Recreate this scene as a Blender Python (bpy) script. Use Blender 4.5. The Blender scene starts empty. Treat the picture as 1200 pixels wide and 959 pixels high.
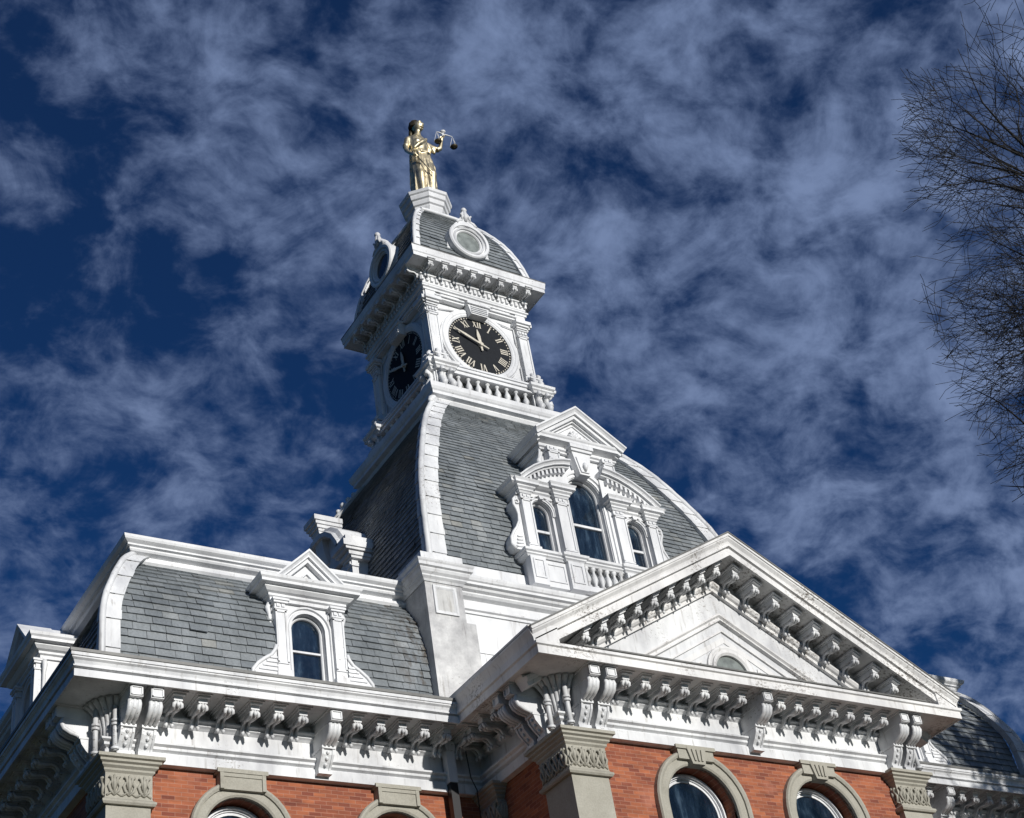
import bpy, bmesh, math, random
from mathutils import Vector, Matrix, noise
from mathutils.geometry import tessellate_polygon
random.seed(7)
PI = math.pi
C = bpy.context.scene.collection
scene = bpy.context.scene

# ------------------------------------------------------------------ helpers
def front(cx, Y0): return lambda u, d, z: (cx+u, Y0-d, z)
def back(cx, Y0): return lambda u, d, z: (cx-u, Y0+d, z)
def left(cy, X0): return lambda u, d, z: (X0-d, cy-u, z)
def right(cy, X0): return lambda u, d, z: (X0+d, cy+u, z)
LOC = front(0, 0)

class M:
    def __init__(s, T=LOC): s.v = []; s.f = []; s.T = T; s.sm = []
    def face(s, pts, smooth=False):
        i = len(s.v); s.v += [s.T(*p) for p in pts]; s.f.append(tuple(range(i, i+len(pts)))); s.sm.append(smooth)
    def grid(s, rows, closed_u=False, closed_v=False, smooth=False, cap=False):
        i0 = len(s.v); n = len(rows[0]); m = len(rows)
        for r in rows: s.v += [s.T(*p) for p in r]
        for a in range(m if closed_v else m-1):
            for b in range(n if closed_u else n-1):
                a2 = (a+1) % m; b2 = (b+1) % n
                s.f.append((i0+a*n+b, i0+a*n+b2, i0+a2*n+b2, i0+a2*n+b)); s.sm.append(smooth)
        if cap:
            s.f.append(tuple(i0+b for b in range(n))); s.sm.append(False)
            s.f.append(tuple(i0+(m-1)*n+b for b in range(n))); s.sm.append(False)
    def box(s, u0, u1, d0, d1, z0, z1, flare=0.0):
        g = flare
        s.grid([[(u0, d0, z0), (u1, d0, z0), (u1, d1, z0), (u0, d1, z0)],
                [(u0-g, d0, z1), (u1+g, d0, z1), (u1+g, d1+g, z1), (u0-g, d1+g, z1)]], closed_u=True, cap=True)
    def prism(s, pts, d0, d1):
        s.grid([[(u, d0, z) for u, z in pts], [(u, d1, z) for u, z in pts]], closed_u=True, cap=True)
    def prism_u(s, pts, u0, u1):          # profile in (d,z)
        s.grid([[(u0, d, z) for d, z in pts], [(u1, d, z) for d, z in pts]], closed_u=True, cap=True)
    def holes(s, outer, holes, d):
        polys = [[Vector((a, b, 0)) for a, b in p] for p in [outer]+holes]
        flat = [q for p in polys for q in p]
        i0 = len(s.v); s.v += [s.T(q.x, d, q.y) for q in flat]
        for t in tessellate_polygon(polys): s.f.append(tuple(i0+k for k in t)); s.sm.append(False)
    def tube(s, pts, r, seg=8, smooth=True):
        n = len(pts); rr = r if isinstance(r, (list, tuple)) else [r]*n
        P = [Vector(p) for p in pts]; rows = []
        up = None
        for i in range(n):
            t = (P[min(i+1, n-1)]-P[max(i-1, 0)]).normalized()
            if up is None: up = Vector((0, 0, 1)) if abs(t.z) < .9 else Vector((1, 0, 0))
            a = t.cross(up).normalized(); b = a.cross(t).normalized(); up = b
            rows.append([tuple(P[i]+(a*math.cos(2*PI*k/seg)+b*math.sin(2*PI*k/seg))*rr[i]) for k in range(seg)])
        s.grid(rows, closed_u=True, smooth=smooth, cap=True)
    def lathe(s, u, d, prof, seg=12, smooth=True, rot=0.0):
        rows = [[(u+r*math.cos(rot+2*PI*k/seg), d+r*math.sin(rot+2*PI*k/seg), z) for k in range(seg)] for r, z in prof]
        s.grid(rows, closed_u=True, smooth=smooth, cap=True)
    def ring(s, cu, cz, prof, seg=40, a0=0, a1=2*PI, smooth=False):   # prof closed (r,d)
        cl = abs(a1-a0-2*PI) < 1e-6; n = seg if cl else seg+1
        rows = [[(cu+r*math.cos(a0+(a1-a0)*k/seg), d, cz+r*math.sin(a0+(a1-a0)*k/seg)) for r, d in prof] for k in range(n)]
        s.grid(rows, closed_u=True, closed_v=cl, smooth=smooth, cap=not cl)
    def disc(s, cu, cz, r, d, seg=40):
        s.face([(cu+r*math.cos(2*PI*k/seg), d, cz+r*math.sin(2*PI*k/seg)) for k in range(seg)])
    def sweep_plan(s, path, prof, closed=False):      # path (x,y), prof closed loop (n outward, z)
        mv = miter(path, closed); s2 = M(lambda x, y, z: (x, y, z))
        s2.grid([[(path[i][0]+n*mv[i][0], path[i][1]+n*mv[i][1], z) for n, z in prof] for i in range(len(path))], closed_u=True, closed_v=closed, cap=not closed)
        T = s.T
        i0 = len(s.v); s.v += [T(x, -y, z) for x, y, z in s2.v]; s.f += [tuple(i0+k for k in f) for f in s2.f]; s.sm += s2.sm
    def sweep_wall(s, path, prof, closed=False, smooth=False):      # path (u,z), prof closed loop (n, d)
        mv = miter(path, closed)
        s.grid([[(path[i][0]+n*mv[i][0], d, path[i][1]+n*mv[i][1]) for n, d in prof] for i in range(len(path))], closed_u=True, closed_v=closed, cap=not closed, smooth=smooth)
    def build(s, name, mat, parent=None, recalc=True, fix=True):
        me = bpy.data.meshes.new(name); me.from_pydata(s.v, [], s.f); me.update()
        for p, sm in zip(me.polygons, s.sm): p.use_smooth = sm
        if recalc:
            bm = bmesh.new(); bm.from_mesh(me); bmesh.ops.recalc_face_normals(bm, faces=bm.faces); bm.to_mesh(me); bm.free()
        o = bpy.data.objects.new(name, me); C.objects.link(o); me.materials.append(mat)
        if parent: o.parent = parent
        return o

def miter(path, closed):
    n = len(path); out = []
    def nrm(a, b):
        dx, dy = b[0]-a[0], b[1]-a[1]; L = math.hypot(dx, dy) or 1; return (dy/L, -dx/L)
    for i in range(n):
        if closed: a = nrm(path[i-1], path[i]); b = nrm(path[i], path[(i+1) % n])
        else:
            a = nrm(path[max(i-1, 0)], path[max(i, 1)]) if i > 0 else nrm(path[0], path[1])
            b = nrm(path[i], path[i+1]) if i < n-1 else a
        k = 1+a[0]*b[0]+a[1]*b[1]
        out.append(((a[0]+b[0])/k, (a[1]+b[1])/k))
    return out

def arch(r, zc, zb, cu=0, n=20):      # right foot, over, left foot
    return [(cu+r, zb)]+[(cu+r*math.cos(PI*k/n), zc+r*math.sin(PI*k/n)) for k in range(n+1)]+[(cu-r, zb)]

def tag(o, label=None, cat=None, group=None, kind=None):
    if label: o['label'] = label
    if cat: o['category'] = cat
    if group: o['group'] = group
    if kind: o['kind'] = kind
    return o
def empty(name, loc=(0, 0, 0)):
    o = bpy.data.objects.new(name, None); C.objects.link(o); o.location = loc; return o
def copy_tree(o, parent):
    c = o.copy(); C.objects.link(c); c.parent = parent
    for ch in list(o.children): copy_tree(ch, c)
    return c

# ------------------------------------------------------------------ materials
def mat(name):
    m = bpy.data.materials.new(name); m.use_nodes = True; nt = m.node_tree
    b = nt.nodes['Principled BSDF']; return m, nt, b
def nd(nt, t, **kw):
    n = nt.nodes.new(t)
    for k, v in kw.items():
        if k in n.inputs.keys(): n.inputs[k].default_value = v
        else: setattr(n, k, v)
    return n
def pos(nt): return nd(nt, 'ShaderNodeNewGeometry').outputs['Position']
def noise_n(nt, scale, detail=4, rough=.6, vec=None):
    n = nd(nt, 'ShaderNodeTexNoise'); n.inputs['Scale'].default_value = scale; n.inputs['Detail'].default_value = detail; n.inputs['Roughness'].default_value = rough
    nt.links.new(vec if vec is not None else pos(nt), n.inputs['Vector']); return n.outputs['Fac']
def ramp(nt, fac, stops):
    r = nd(nt, 'ShaderNodeValToRGB'); e = r.color_ramp.elements
    while len(e) < len(stops): e.new(.5)
    for k, (p, c) in enumerate(stops): e[k].position = p; e[k].color = (*c, 1) if len(c) == 3 else c
    nt.links.new(fac, r.inputs['Fac']); return r.outputs['Color']
def mixc(nt, fac, a, b, mode='MIX'):
    n = nd(nt, 'ShaderNodeMix', data_type='RGBA', blend_type=mode)
    for s, v in ((0, fac), (6, a), (7, b)):
        if hasattr(v, 'is_linked'): nt.links.new(v, n.inputs[s])
        else: n.inputs[s].default_value = v if not isinstance(v, tuple) else (*v, 1)
    return n.outputs[2]
def bump(nt, b, h, strength=.3, dist=.02):
    n = nd(nt, 'ShaderNodeBump'); n.inputs['Strength'].default_value = strength; n.inputs['Distance'].default_value = dist
    nt.links.new(h, n.inputs['Height']); nt.links.new(n.outputs['Normal'], b.inputs['Normal'])
def scaled(nt, s):
    n = nd(nt, 'ShaderNodeMapping'); n.inputs['Scale'].default_value = s; nt.links.new(pos(nt), n.inputs['Vector']); return n.outputs['Vector']

def paint(name, base=(.80, .80, .79), dirt=.12, fleck=.63, mott=.0):
    m, nt, b = mat(name)
    big = ramp(nt, noise_n(nt, 1.1, 5, .65, scaled(nt, (1, 1, .45))), [(.38, (1, 1, 1)), (.75, (1-dirt*2.2, 1-dirt*2.2, 1-dirt*2.1))])
    c = mixc(nt, 1.0, base, big, 'MULTIPLY')
    if mott:
        mo = ramp(nt, noise_n(nt, 2.3, 8, .72), [(.36, (1, 1, 1)), (.66, (1-mott, 1-mott, 1-mott*.97))])
        c = mixc(nt, 1.0, c, mo, 'MULTIPLY')
    fl = ramp(nt, noise_n(nt, 17, 6, .75, scaled(nt, (1, 1, 1.6))), [(fleck, (0, 0, 0)), (fleck+.05, (1, 1, 1))])
    ar = ramp(nt, noise_n(nt, .9, 3, .5), [(.5, (0, 0, 0)), (.62, (1, 1, 1))])
    f = mixc(nt, 1.0, fl, ar, 'MULTIPLY')
    c = mixc(nt, f, c, (.22, .20, .18))
    # thin streaks running down
    st = ramp(nt, noise_n(nt, 6, 4, .6, scaled(nt, (2.2, 2.2, .22))), [(.58, (1, 1, 1)), (.75, (1-dirt*1.6, 1-dirt*1.7, 1-dirt*1.8))])
    c = mixc(nt, 1.0, c, st, 'MULTIPLY')
    nt.links.new(c, b.inputs['Base Color']); b.inputs['Roughness'].default_value = .5
    bump(nt, b, noise_n(nt, 30, 4), .12, .01)
    return m
WHITE = paint('white_paint', (.755, .765, .775), .17, .60)
TRIM = paint('white_trim_paint', (.74, .75, .755), .24, .57)
OLD = paint('peeling_white_paint', (.78, .775, .76), .19, .52)
PIER = paint('mottled_pier_paint', (.66, .66, .65), .22, .60, .42)
ZINC = paint('weathered_zinc', (.20, .20, .19), .2, .6, .3)
DARKPAINT = paint('soffit_paint', (.72, .72, .71), .2, .6)

m, nt, b = mat('slate'); SLATE = m
g = nd(nt, 'ShaderNodeNewGeometry')
c = ramp(nt, g.outputs['Random Per Island'], [(0, (.165, .182, .196)), (.4, (.195, .214, .226)), (.85, (.220, .238, .250)), (.97, (.26, .275, .28)), (1, (.27, .27, .25))])
c = mixc(nt, 1.0, c, ramp(nt, noise_n(nt, 1.3, 5, .7, scaled(nt, (1, 1, .5))), [(.35, (1.15, 1.15, 1.15)), (.7, (.62, .63, .63))]), 'MULTIPLY')
c = mixc(nt, 1.0, c, ramp(nt, noise_n(nt, 26, 5, .7), [(.3, (.8, .8, .8)), (.7, (1.2, 1.2, 1.2))]), 'MULTIPLY')
spx = nd(nt, 'ShaderNodeSeparateXYZ'); nt.links.new(g.outputs['Position'], spx.inputs[0])
mr = nd(nt, 'ShaderNodeMapRange'); nt.links.new(spx.outputs[0], mr.inputs[0]); mr.inputs[1].default_value = -5.5; mr.inputs[2].default_value = -4.75
mr2 = nd(nt, 'ShaderNodeMapRange'); nt.links.new(spx.outputs[0], mr2.inputs[0]); mr2.inputs[1].default_value = -4.4; mr2.inputs[2].default_value = -4.6
mr3 = nd(nt, 'ShaderNodeMapRange'); nt.links.new(spx.outputs[2], mr3.inputs[0]); mr3.inputs[1].default_value = 15.4; mr3.inputs[2].default_value = 15.2
mu = nd(nt, 'ShaderNodeMath', operation='MULTIPLY'); nt.links.new(mr.outputs[0], mu.inputs[0]); nt.links.new(mr2.outputs[0], mu.inputs[1])
mu2 = nd(nt, 'ShaderNodeMath', operation='MULTIPLY'); nt.links.new(mu.outputs[0], mu2.inputs[0]); nt.links.new(mr3.outputs[0], mu2.inputs[1])
rustn = ramp(nt, noise_n(nt, 5, 5, .7, scaled(nt, (1.2, 1.2, .5))), [(.46, (0, 0, 0)), (.60, (.9, .9, .9))])
ru = nd(nt, 'ShaderNodeMath', operation='MULTIPLY'); nt.links.new(rustn, ru.inputs[0]); nt.links.new(mu2.outputs[0], ru.inputs[1])
c = mixc(nt, ru.outputs[0], c, (.06, .045, .03))
nt.links.new(c, b.inputs['Base Color']); b.inputs['Roughness'].default_value = .55
bump(nt, b, noise_n(nt, 22, 6, .7), .5, .012)

m, nt, b = mat('red_brick'); BRICK = m
geo = nd(nt, 'ShaderNodeNewGeometry')
sp = nd(nt, 'ShaderNodeSeparateXYZ'); nt.links.new(geo.outputs['Position'], sp.inputs[0])
sn = nd(nt, 'ShaderNodeSeparateXYZ'); nt.links.new(geo.outputs['True Normal'], sn.inputs[0])
ab = nd(nt, 'ShaderNodeMath', operation='ABSOLUTE'); nt.links.new(sn.outputs[0], ab.inputs[0])
gt = nd(nt, 'ShaderNodeMath', operation='GREATER_THAN'); nt.links.new(ab.outputs[0], gt.inputs[0]); gt.inputs[1].default_value = .5
mx = nd(nt, 'ShaderNodeMix', data_type='FLOAT'); nt.links.new(gt.outputs[0], mx.inputs[0]); nt.links.new(sp.outputs[0], mx.inputs[2]); nt.links.new(sp.outputs[1], mx.inputs[3])
cb = nd(nt, 'ShaderNodeCombineXYZ'); nt.links.new(mx.outputs[0], cb.inputs[0]); nt.links.new(sp.outputs[2], cb.inputs[1])
br = nd(nt, 'ShaderNodeTexBrick'); nt.links.new(cb.outputs[0], br.inputs['Vector'])
br.inputs['Scale'].default_value = 1; br.inputs['Brick Width'].default_value = .205; br.inputs['Row Height'].default_value = .064
br.inputs['Mortar Size'].default_value = .0045; br.inputs['Mortar Smooth'].default_value = .4; br.inputs['Bias'].default_value = 0
br.inputs['Color1'].default_value = (.36, .115, .050, 1); br.inputs['Color2'].default_value = (.19, .050, .028, 1); br.inputs['Mortar'].default_value = (.33, .17, .12, 1)
c = mixc(nt, 1.0, br.outputs['Color'], ramp(nt, noise_n(nt, 5, 5, .7, scaled(nt, (.4, .4, 2.4))), [(.3, (.66, .64, .64)), (.72, (1.3, 1.28, 1.24))]), 'MULTIPLY')
pat = ramp(nt, noise_n(nt, 1.4, 4, .6), [(.60, (0, 0, 0)), (.72, (.5, .5, .5))])
c = mixc(nt, pat, c, (.42, .17, .11))
nt.links.new(c, b.inputs['Base Color']); b.inputs['Roughness'].default_value = .85
bump(nt, b, br.outputs['Fac'], -.5, .006)

m, nt, b = mat('sandstone'); STONE = m
c = ramp(nt, noise_n(nt, 2.2, 6, .65), [(.3, (.38, .365, .31)), (.6, (.32, .305, .255)), (.8, (.20, .185, .15))])
c = mixc(nt, 1.0, c, ramp(nt, noise_n(nt, 40, 3), [(.3, (.88, .88, .88)), (.7, (1.1, 1.1, 1.1))]), 'MULTIPLY')
nt.links.new(c, b.inputs['Base Color']); b.inputs['Roughness'].default_value = .8
bump(nt, b, noise_n(nt, 25, 6), .3, .01)

def simple(name, col, rough=.5, metal=0.0, nz=0.0, sc=8):
    m, nt, b = mat(name)
    if nz:
        c = mixc(nt, 1.0, col, ramp(nt, noise_n(nt, sc, 5, .65), [(.3, (1-nz,)*3), (.7, (1+nz,)*3)]), 'MULTIPLY')
        nt.links.new(c, b.inputs['Base Color'])
    else: b.inputs['Base Color'].default_value = (*col, 1)
    b.inputs['Roughness'].default_value = rough; b.inputs['Metallic'].default_value = metal
    return m
m, nt, b = mat('window_glass'); GLASS = m
c = ramp(nt, noise_n(nt, 3, 4, .6, scaled(nt, (2.5, 2.5, .6))), [(.40, (.004, .010, .020)), (.56, (.012, .024, .042)), (.66, (.035, .06, .09)), (.8, (.07, .10, .14))])
nt.links.new(c, b.inputs['Base Color']); b.inputs['Roughness'].default_value = .06; b.inputs['IOR'].default_value = 1.9
bump(nt, b, noise_n(nt, 4.5, 4), .16, .04)
GLASSDUSK = simple('dusty_glass', (.19, .21, .20), .25, 0, .35, 6)
GOLD = simple('gilded_metal', (.62, .54, .37), .48, 1.0, .4, 5)
GOLDDARK = simple('tarnished_gilding', (.06, .05, .03), .5, .6, .3, 9)
BLACK = simple('black_dial_paint', (.010, .012, .016), .7, 0, .2); BLACK.node_tree.nodes['Principled BSDF'].inputs['Specular IOR Level'].default_value = .2
CREAM = simple('cream_numeral_paint', (.56, .52, .44), .5, 0, .2, 12)
PIPEDARK = simple('black_pipe_paint', (.012, .012, .014), .4)
PIGEON = simple('dirt_dark', (.02, .02, .02), .8)
BARK = simple('bark', (.010, .009, .0085), .9, 0, .3, 14)
LAWN = simple('lawn', (.035, .042, .018), .9, 0, .4, .6)
PAVE = simple('path_concrete', (.35, .34, .32), .9, 0, .15, 1.5)

# ------------------------------------------------------------------ shared ornaments
def bracket_mesh(shear=0.0):
    """small scrolled modillion, origin on the wall at the soffit"""
    m = M()
    def slab(w, d, z0, z1): m.prism([(-w, z0+shear*w), (w, z0-shear*w), (w, z1-shear*w), (-w, z1+shear*w)], 0, d)
    k_ = .82 if shear else 1; slab(.125*k_, .66, -.022, .01); slab(.098*k_, .62, -.05, -.022)
    if shear: m.box(-.060, .060, 0, .55, -.13, -.02)
    m.box(-.070, .070, 0, .56, -.115, -.03)
    path = [(.50, -.12), (.495, -.165), (.45, -.195), (.37, -.19), (.28, -.175), (.21, -.20), (.165, -.26), (.15, -.315)]
    rad = [.034, .040, .038, .030, .026, .025, .028, .034]
    for sx in (-1, 1):
        m.tube([(sx*.038, d, z) for d, z in path], rad, 8)
        m.tube([(sx*.030, .545, -.125), (sx*.058, .54, -.165), (sx*.066, .525, -.20), (sx*.045, .52, -.225)], [.018, .030, .028, .012], 7)
        m.tube([(sx*.028, .175, -.30), (sx*.05, .18, -.335), (sx*.042, .175, -.375)], [.02, .032, .014], 7)
    m.tube([(0, .54, -.12), (0, .555, -.18), (0, .53, -.215)], [.02, .030, .012], 7)
    m.prism_u([(0, -.1), (.5, -.1), (.47, -.165), (.3, -.155), (.2, -.17), (.14, -.28), (0, -.3)], -.030, .030)
    return m
def put(me_obj, first, T_loc, rz, parent, scale=1.0):
    o = me_obj if first else me_obj.copy()
    if not first: C.objects.link(o)
    o.location = T_loc; o.rotation_euler = (0, 0, rz); o.scale = (scale,)*3 if not isinstance(scale, tuple) else scale; o.parent = parent
    return o
def name_bal(o): return o.name.startswith('baluster')
class Stamp:
    def __init__(s, mb, name, material): s.o = mb.build(name, material); s.first = True
    def at(s, loc, rz, parent, scale=1.0):
        o = put(s.o, s.first, loc, rz, parent, scale); s.first = False; q = (hash((round(loc[0], 2), round(loc[1], 2), round(loc[2], 2))) % 97)/97-.5; o.rotation_euler.z += q*.05; o.rotation_euler.x += q*.02; o.location.z += 0 if name_bal(o) else q*.006; return o
FR, LF, RT = 0.0, -PI/2, PI/2
MOD = Stamp(bracket_mesh(), 'modillion', TRIM); MODL = Stamp(bracket_mesh(-.565), 'modillion', TRIM); MODR = Stamp(bracket_mesh(.565), 'modillion', TRIM)

def console_mesh():
    """large two-storey eaves bracket, 0.9 m high, origin on wall at soffit"""
    m = M(); w = .098
    m.box(-w-.03, w+.03, 0, .74, -.03, 0)
    m.box(-w, w, 0, .70, -.20, -.03)
    # square flower panel on the block face
    f = .70
    for a, b2, c2, d2 in ((-.09, .09, -.06, -.045), (-.09, .09, -.185, -.17), (-.09, -.07, -.185, -.045), (.07, .09, -.185, -.045)): m.box(a, b2, f, f+.018, c2, d2)
    for q in range(3):
        uc = (q-1)*.07
        path = [(.60, -.20), (.62, -.28), (.58, -.36), (.48, -.42), (.38, -.45), (.33, -.50)]
        m.tube([(uc, d, z) for d, z in path], [.034, .040, .040, .038, .034, .03], 8)
    side = [(0, -.2), (.62, -.2), (.64, -.28), (.58, -.37), (.46, -.43), (.37, -.46), (.34, -.5), (0, -.5)]
    m.prism_u(side, -w+.012, w-.012)
    m.box(-w-.02, w+.02, 0, .37, -.52, -.475)
    low = [(0, -.52), (.33, -.52), (.31, -.60), (.24, -.70), (.17, -.77), (.15, -.82), (0, -.82)]
    m.prism_u(low, -w+.005, w-.005)
    for sx in (-1, 1):     # raised edges of the lower panel
        e = [(.0, -.52), (.35, -.52), (.33, -.60), (.26, -.70), (.19, -.77), (.17, -.82), (0, -.82)]
        m.prism_u(e, sx*(w-.008)-.018, sx*(w-.008)+.018)
    for k, (d, z) in enumerate(((.32, -.57), (.275, -.65), (.215, -.73))):
        m.lathe(0, d+.005, [(0, z-.035), (.024, z-.02), (.03, z), (.02, z+.02), (0, z+.03)], 8)
    m.box(-w-.02, w+.02, 0, .20, -.87, -.82)
    return m
CON = Stamp(console_mesh(), 'bracket', TRIM)

def baluster_mb():
    m = M()
    m.lathe(0, 0, [(.055, 0), (.055, .03), (.03, .05), (.032, .07), (.062, .15), (.058, .20), (.028, .29), (.026, .33), (.05, .35), (.05, .39)], 10)
    return m
BAL = Stamp(baluster_mb(), 'baluster', TRIM)

# ------------------------------------------------------------------ roof helpers
def resample(curve, step):
    L = [0]
    for a, b in zip(curve, curve[1:]): L.append(L[-1]+math.hypot(b[0]-a[0], b[1]-a[1]))
    def at(s):
        s = max(0, min(s, L[-1]))
        for i in range(len(L)-1):
            if s <= L[i+1] or i == len(L)-2:
                t = (s-L[i])/((L[i+1]-L[i]) or 1)
                return (curve[i][0]+(curve[i+1][0]-curve[i][0])*t, curve[i][1]+(curve[i+1][1]-curve[i][1])*t)
    return at, L[-1]
def smooth_curve(c, n=3):
    for _ in range(n):
        o = [c[0]]
        for a, b in zip(c, c[1:]): o += [(a[0]*.75+b[0]*.25, a[1]*.75+b[1]*.25), (a[0]*.25+b[0]*.75, a[1]*.25+b[1]*.75)]
        c = o+[c[-1]]
    return c
def slates(m, curve, T, half, course, width, skip=None, start=0.0):
    """curve (h,z) from eaves up; T(u,h,z); half(h) -> half length of the course"""
    m.T = T; at, L = resample(curve, course); s = start; row = 0
    while s < L-.02:
        h0, z0 = at(s); h1, z1 = at(min(s+course*1.12, L))
        dx, dz = h1-h0, z1-z0; q = math.hypot(dx, dz) or 1; nh, nz = dz/q, -dx/q
        if nh < 0: nh, nz = -nh, -nz
        hh = half(h0); u = -hh - random.uniform(0, width) - (width/2 if row % 2 else 0)
        while u < hh:
            w = width*random.uniform(.82, 1.16); a, b = max(u, -hh), min(u+w-.007, hh)
            if skip:
                for c0, c1 in skip(z0):
                    if c0 <= a and b <= c1: a = b = 0
                    elif a < c0 < b: b = c0
                    elif a < c1 < b: a = c1
            if b-a > .02:
                l = .027+random.uniform(0, .012); t = .004; j = random.uniform(-.006, .006); k = random.uniform(-.004, .004)
                if random.random() < .02: l += .02; j -= .02
                P = lambda uu, hh2, zz, e, jj: (uu, hh2+nh*e, zz+nz*e+jj)
                m.face([P(a, h0, z0, l, j+k), P(b, h0, z0, l, j-k), P(b, h1, z1, t, 0), P(a, h1, z1, t, 0)])
                i = len(m.v)
                m.v += [m.T(*P(a, h0, z0, l-.026, j+k)), m.T(*P(b, h0, z0, l-.026, j-k))]
                m.f.append((i-4, i-3, i+1, i)); m.sm.append(False)
            u += w
        s += course; row += 1
def hip(m, sx, sy, curve, ex, w, t, r, seg=.45, ws=None):
    m.T = lambda x, y, z: (x, y, z)
    at, L = resample(curve, seg); n = max(2, int(L/seg)); S = [L*i/n for i in range(n+1)]
    for i in range(n):
        for sub in range(3):
            s0 = S[i]+(S[i+1]-S[i])*sub/3; s1 = S[i]+(S[i+1]-S[i])*(sub+1)/3
            (h0, z0), (h1, z1) = at(s0), at(s1)
            e0 = t+.022*(1-sub/3); e1 = t+.022*(1-(sub+1)/3)
            ww0 = w+(.012 if i % 2 == 0 and sub == 0 else 0)
            for side in (0, 1):
                rows = []; ww = ww0 if side == 0 or ws is None else ws
                for (h, z, e) in ((h0, z0, e0), (h1, z1, e1)):
                    if side == 0:
                        X = sx*(h+ex); Y = sy*h; rows.append([(X+sx*e, Y-sy*.1, z), (X+sx*e, Y+sy*e, z), (X-sx*ww, Y+sy*e, z), (X-sx*ww, Y-sy*.1, z)])
                    else:
                        X = sx*(h+ex); Y = sy*h; rows.append([(X-sx*.1, Y+sy*e, z), (X+sx*e, Y+sy*(e+.001), z), (X+sx*e, Y-sy*ww, z), (X-sx*.1, Y-sy*ww, z)])
                m.grid(rows, closed_u=True, cap=True)
    k = max(12, n*3); pts = []; rad = []
    for i in range(k+1):
        h, z = at(L*i/k); pts.append((sx*(h+ex+t*.9), sy*(h+t*.9), z)); rad.append(r*(1.0+.12*(1-(i % 3)/2)))
    m.tube(pts, rad, 10)

# ================================================================== COURTHOUSE
house = tag(empty('courthouse'), 'red brick and white trimmed Victorian courthouse with slate mansard roofs and tall square clock tower', 'courthouse')
WX, WY, PX, PY, BY = 10.196, -4.45, 3.794, -6.882, 8.0
plan = [(-WX, BY), (-WX, WY), (-PX, WY), (-PX, PY), (PX, PY), (PX, WY), (WX, WY), (WX, BY)]
ZB, ZT = 0.0, 11.2

# ---- brick walls with arched openings
wing_u = (-8.2, -5.54, 5.54, 8.2); pav_u = (-1.32, 1.38)
wm = M()
def wallseg(T, u0, u1, ops):
    wm.T = T; holes = []
    for cu, r, zc, zb in ops:
        hp = arch(r, zc, zb, cu); holes.append(hp)
        wm.grid([[(a, 0, b) for a, b in hp], [(a, -.38, b) for a, b in hp]], closed_u=True)
    wm.holes([(u0, ZB), (u1, ZB), (u1, ZT+.3), (u0, ZT+.3)], holes, 0)
def ops(us, r, zc): return [(u, r, zc, 7.6) for u in us]+[(u, r, 5.2, 2.2) for u in us]
wallseg(front(0, WY), -WX, -PX, ops((-8.2, -5.54), .60, 10.2))
wallseg(front(0, WY), PX, WX, ops((5.54, 8.2), .60, 10.2))
wallseg(front(0, PY), -PX, PX, ops(pav_u, .70, 10.2))
wm.T = lambda x, y, z: (x, y, z)
for (a, b2) in (((-WX, BY), (-WX, WY)), ((-PX, WY), (-PX, PY)), ((PX, PY), (PX, WY)), ((WX, WY), (WX, BY)), ((WX, BY), (-WX, BY))):
    wm.face([(a[0], a[1], ZB), (b2[0], b2[1], ZB), (b2[0], b2[1], ZT+.3), (a[0], a[1], ZT+.3)])
wall = wm.build('brick_wall', BRICK, house, recalc=False)
wb = M(); wb.sweep_plan(plan, [(-.1, -.05), (.14, -.05), (.14, .85), (.06, .92), (-.1, .92)])
wb.build('stone_plinth', STONE, house)

def wall_window(cu, Y0, r, ro, zc, zb, key=True):
    T = front(cu, Y0); f = M(T)
    fr = arch(r-.02, zc, zb)
    f.sweep_wall(fr, [(0, -.36), (0, -.24), (-.025, -.22), (-.05, -.22), (-.05, -.27), (-.075, -.27), (-.075, -.36)])
    f.sweep_wall(arch(r-.10, zc, zb), [(0, -.36), (0, -.30), (-.03, -.29), (-.045, -.29), (-.045, -.36)])
    f.box(-r+.06, r-.06, -.335, -.26, zc-.55, zc-.48)
    w = f.build('window', WHITE, house)
    gl = M(T); gl.face([(a, -.31, b2) for a, b2 in arch(r-.06, zc, zb)]); gl.build('glass', GLASS, w)
    s = M(T)
    s.sweep_wall(arch(r, zc, zb), [(0, -.05), (0, .05), (.03, .07), (ro-r-.09, .07), (ro-r-.09, .10), (ro-r-.05, .12), (ro-r-.02, .12), (ro-r, .09), (ro-r, -.05)])
    s.prism([(-.37, zc+ro*.80), (.37, zc+ro*.80), (.37, 11.19), (-.37, 11.19)], -.02, .135)
    s.prism([(-.41, 11.13), (.41, 11.13), (.41, 11.195), (-.41, 11.195)], -.02, .165)
    if not key:
        for sx in (-1, 1): s.box(min(sx*.37, sx*.31), max(sx*.37, sx*.31), .13, .16, zc+ro*.80, 11.13)
        s.box(-.31, .31, .13, .15, 11.07, 11.13)
    s.build('stone_surround', STONE, w)
    # joints of the voussoirs cut as thin dark lines are part of the keystone group
    if key:
        k = M(T)
        k.prism([(-.13, zc+r-.03), (.13, zc+r-.03), (.2, 11.17), (-.2, 11.17)], .0, .17)
        for sx in (-1, 0, 1): k.prism([(sx*.07-.018, zc+r+.02), (sx*.07+.018, zc+r+.02), (sx*.095+.022, 11.12), (sx*.095-.022, 11.12)], .17, .195)
        k.build('keystone', STONE, w)
    return w
for u in wing_u: wall_window(u, WY, .60, .84, 10.2, 7.6, False)
for u in pav_u: wall_window(u, PY, .70, .95, 10.2, 7.6, True)

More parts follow.
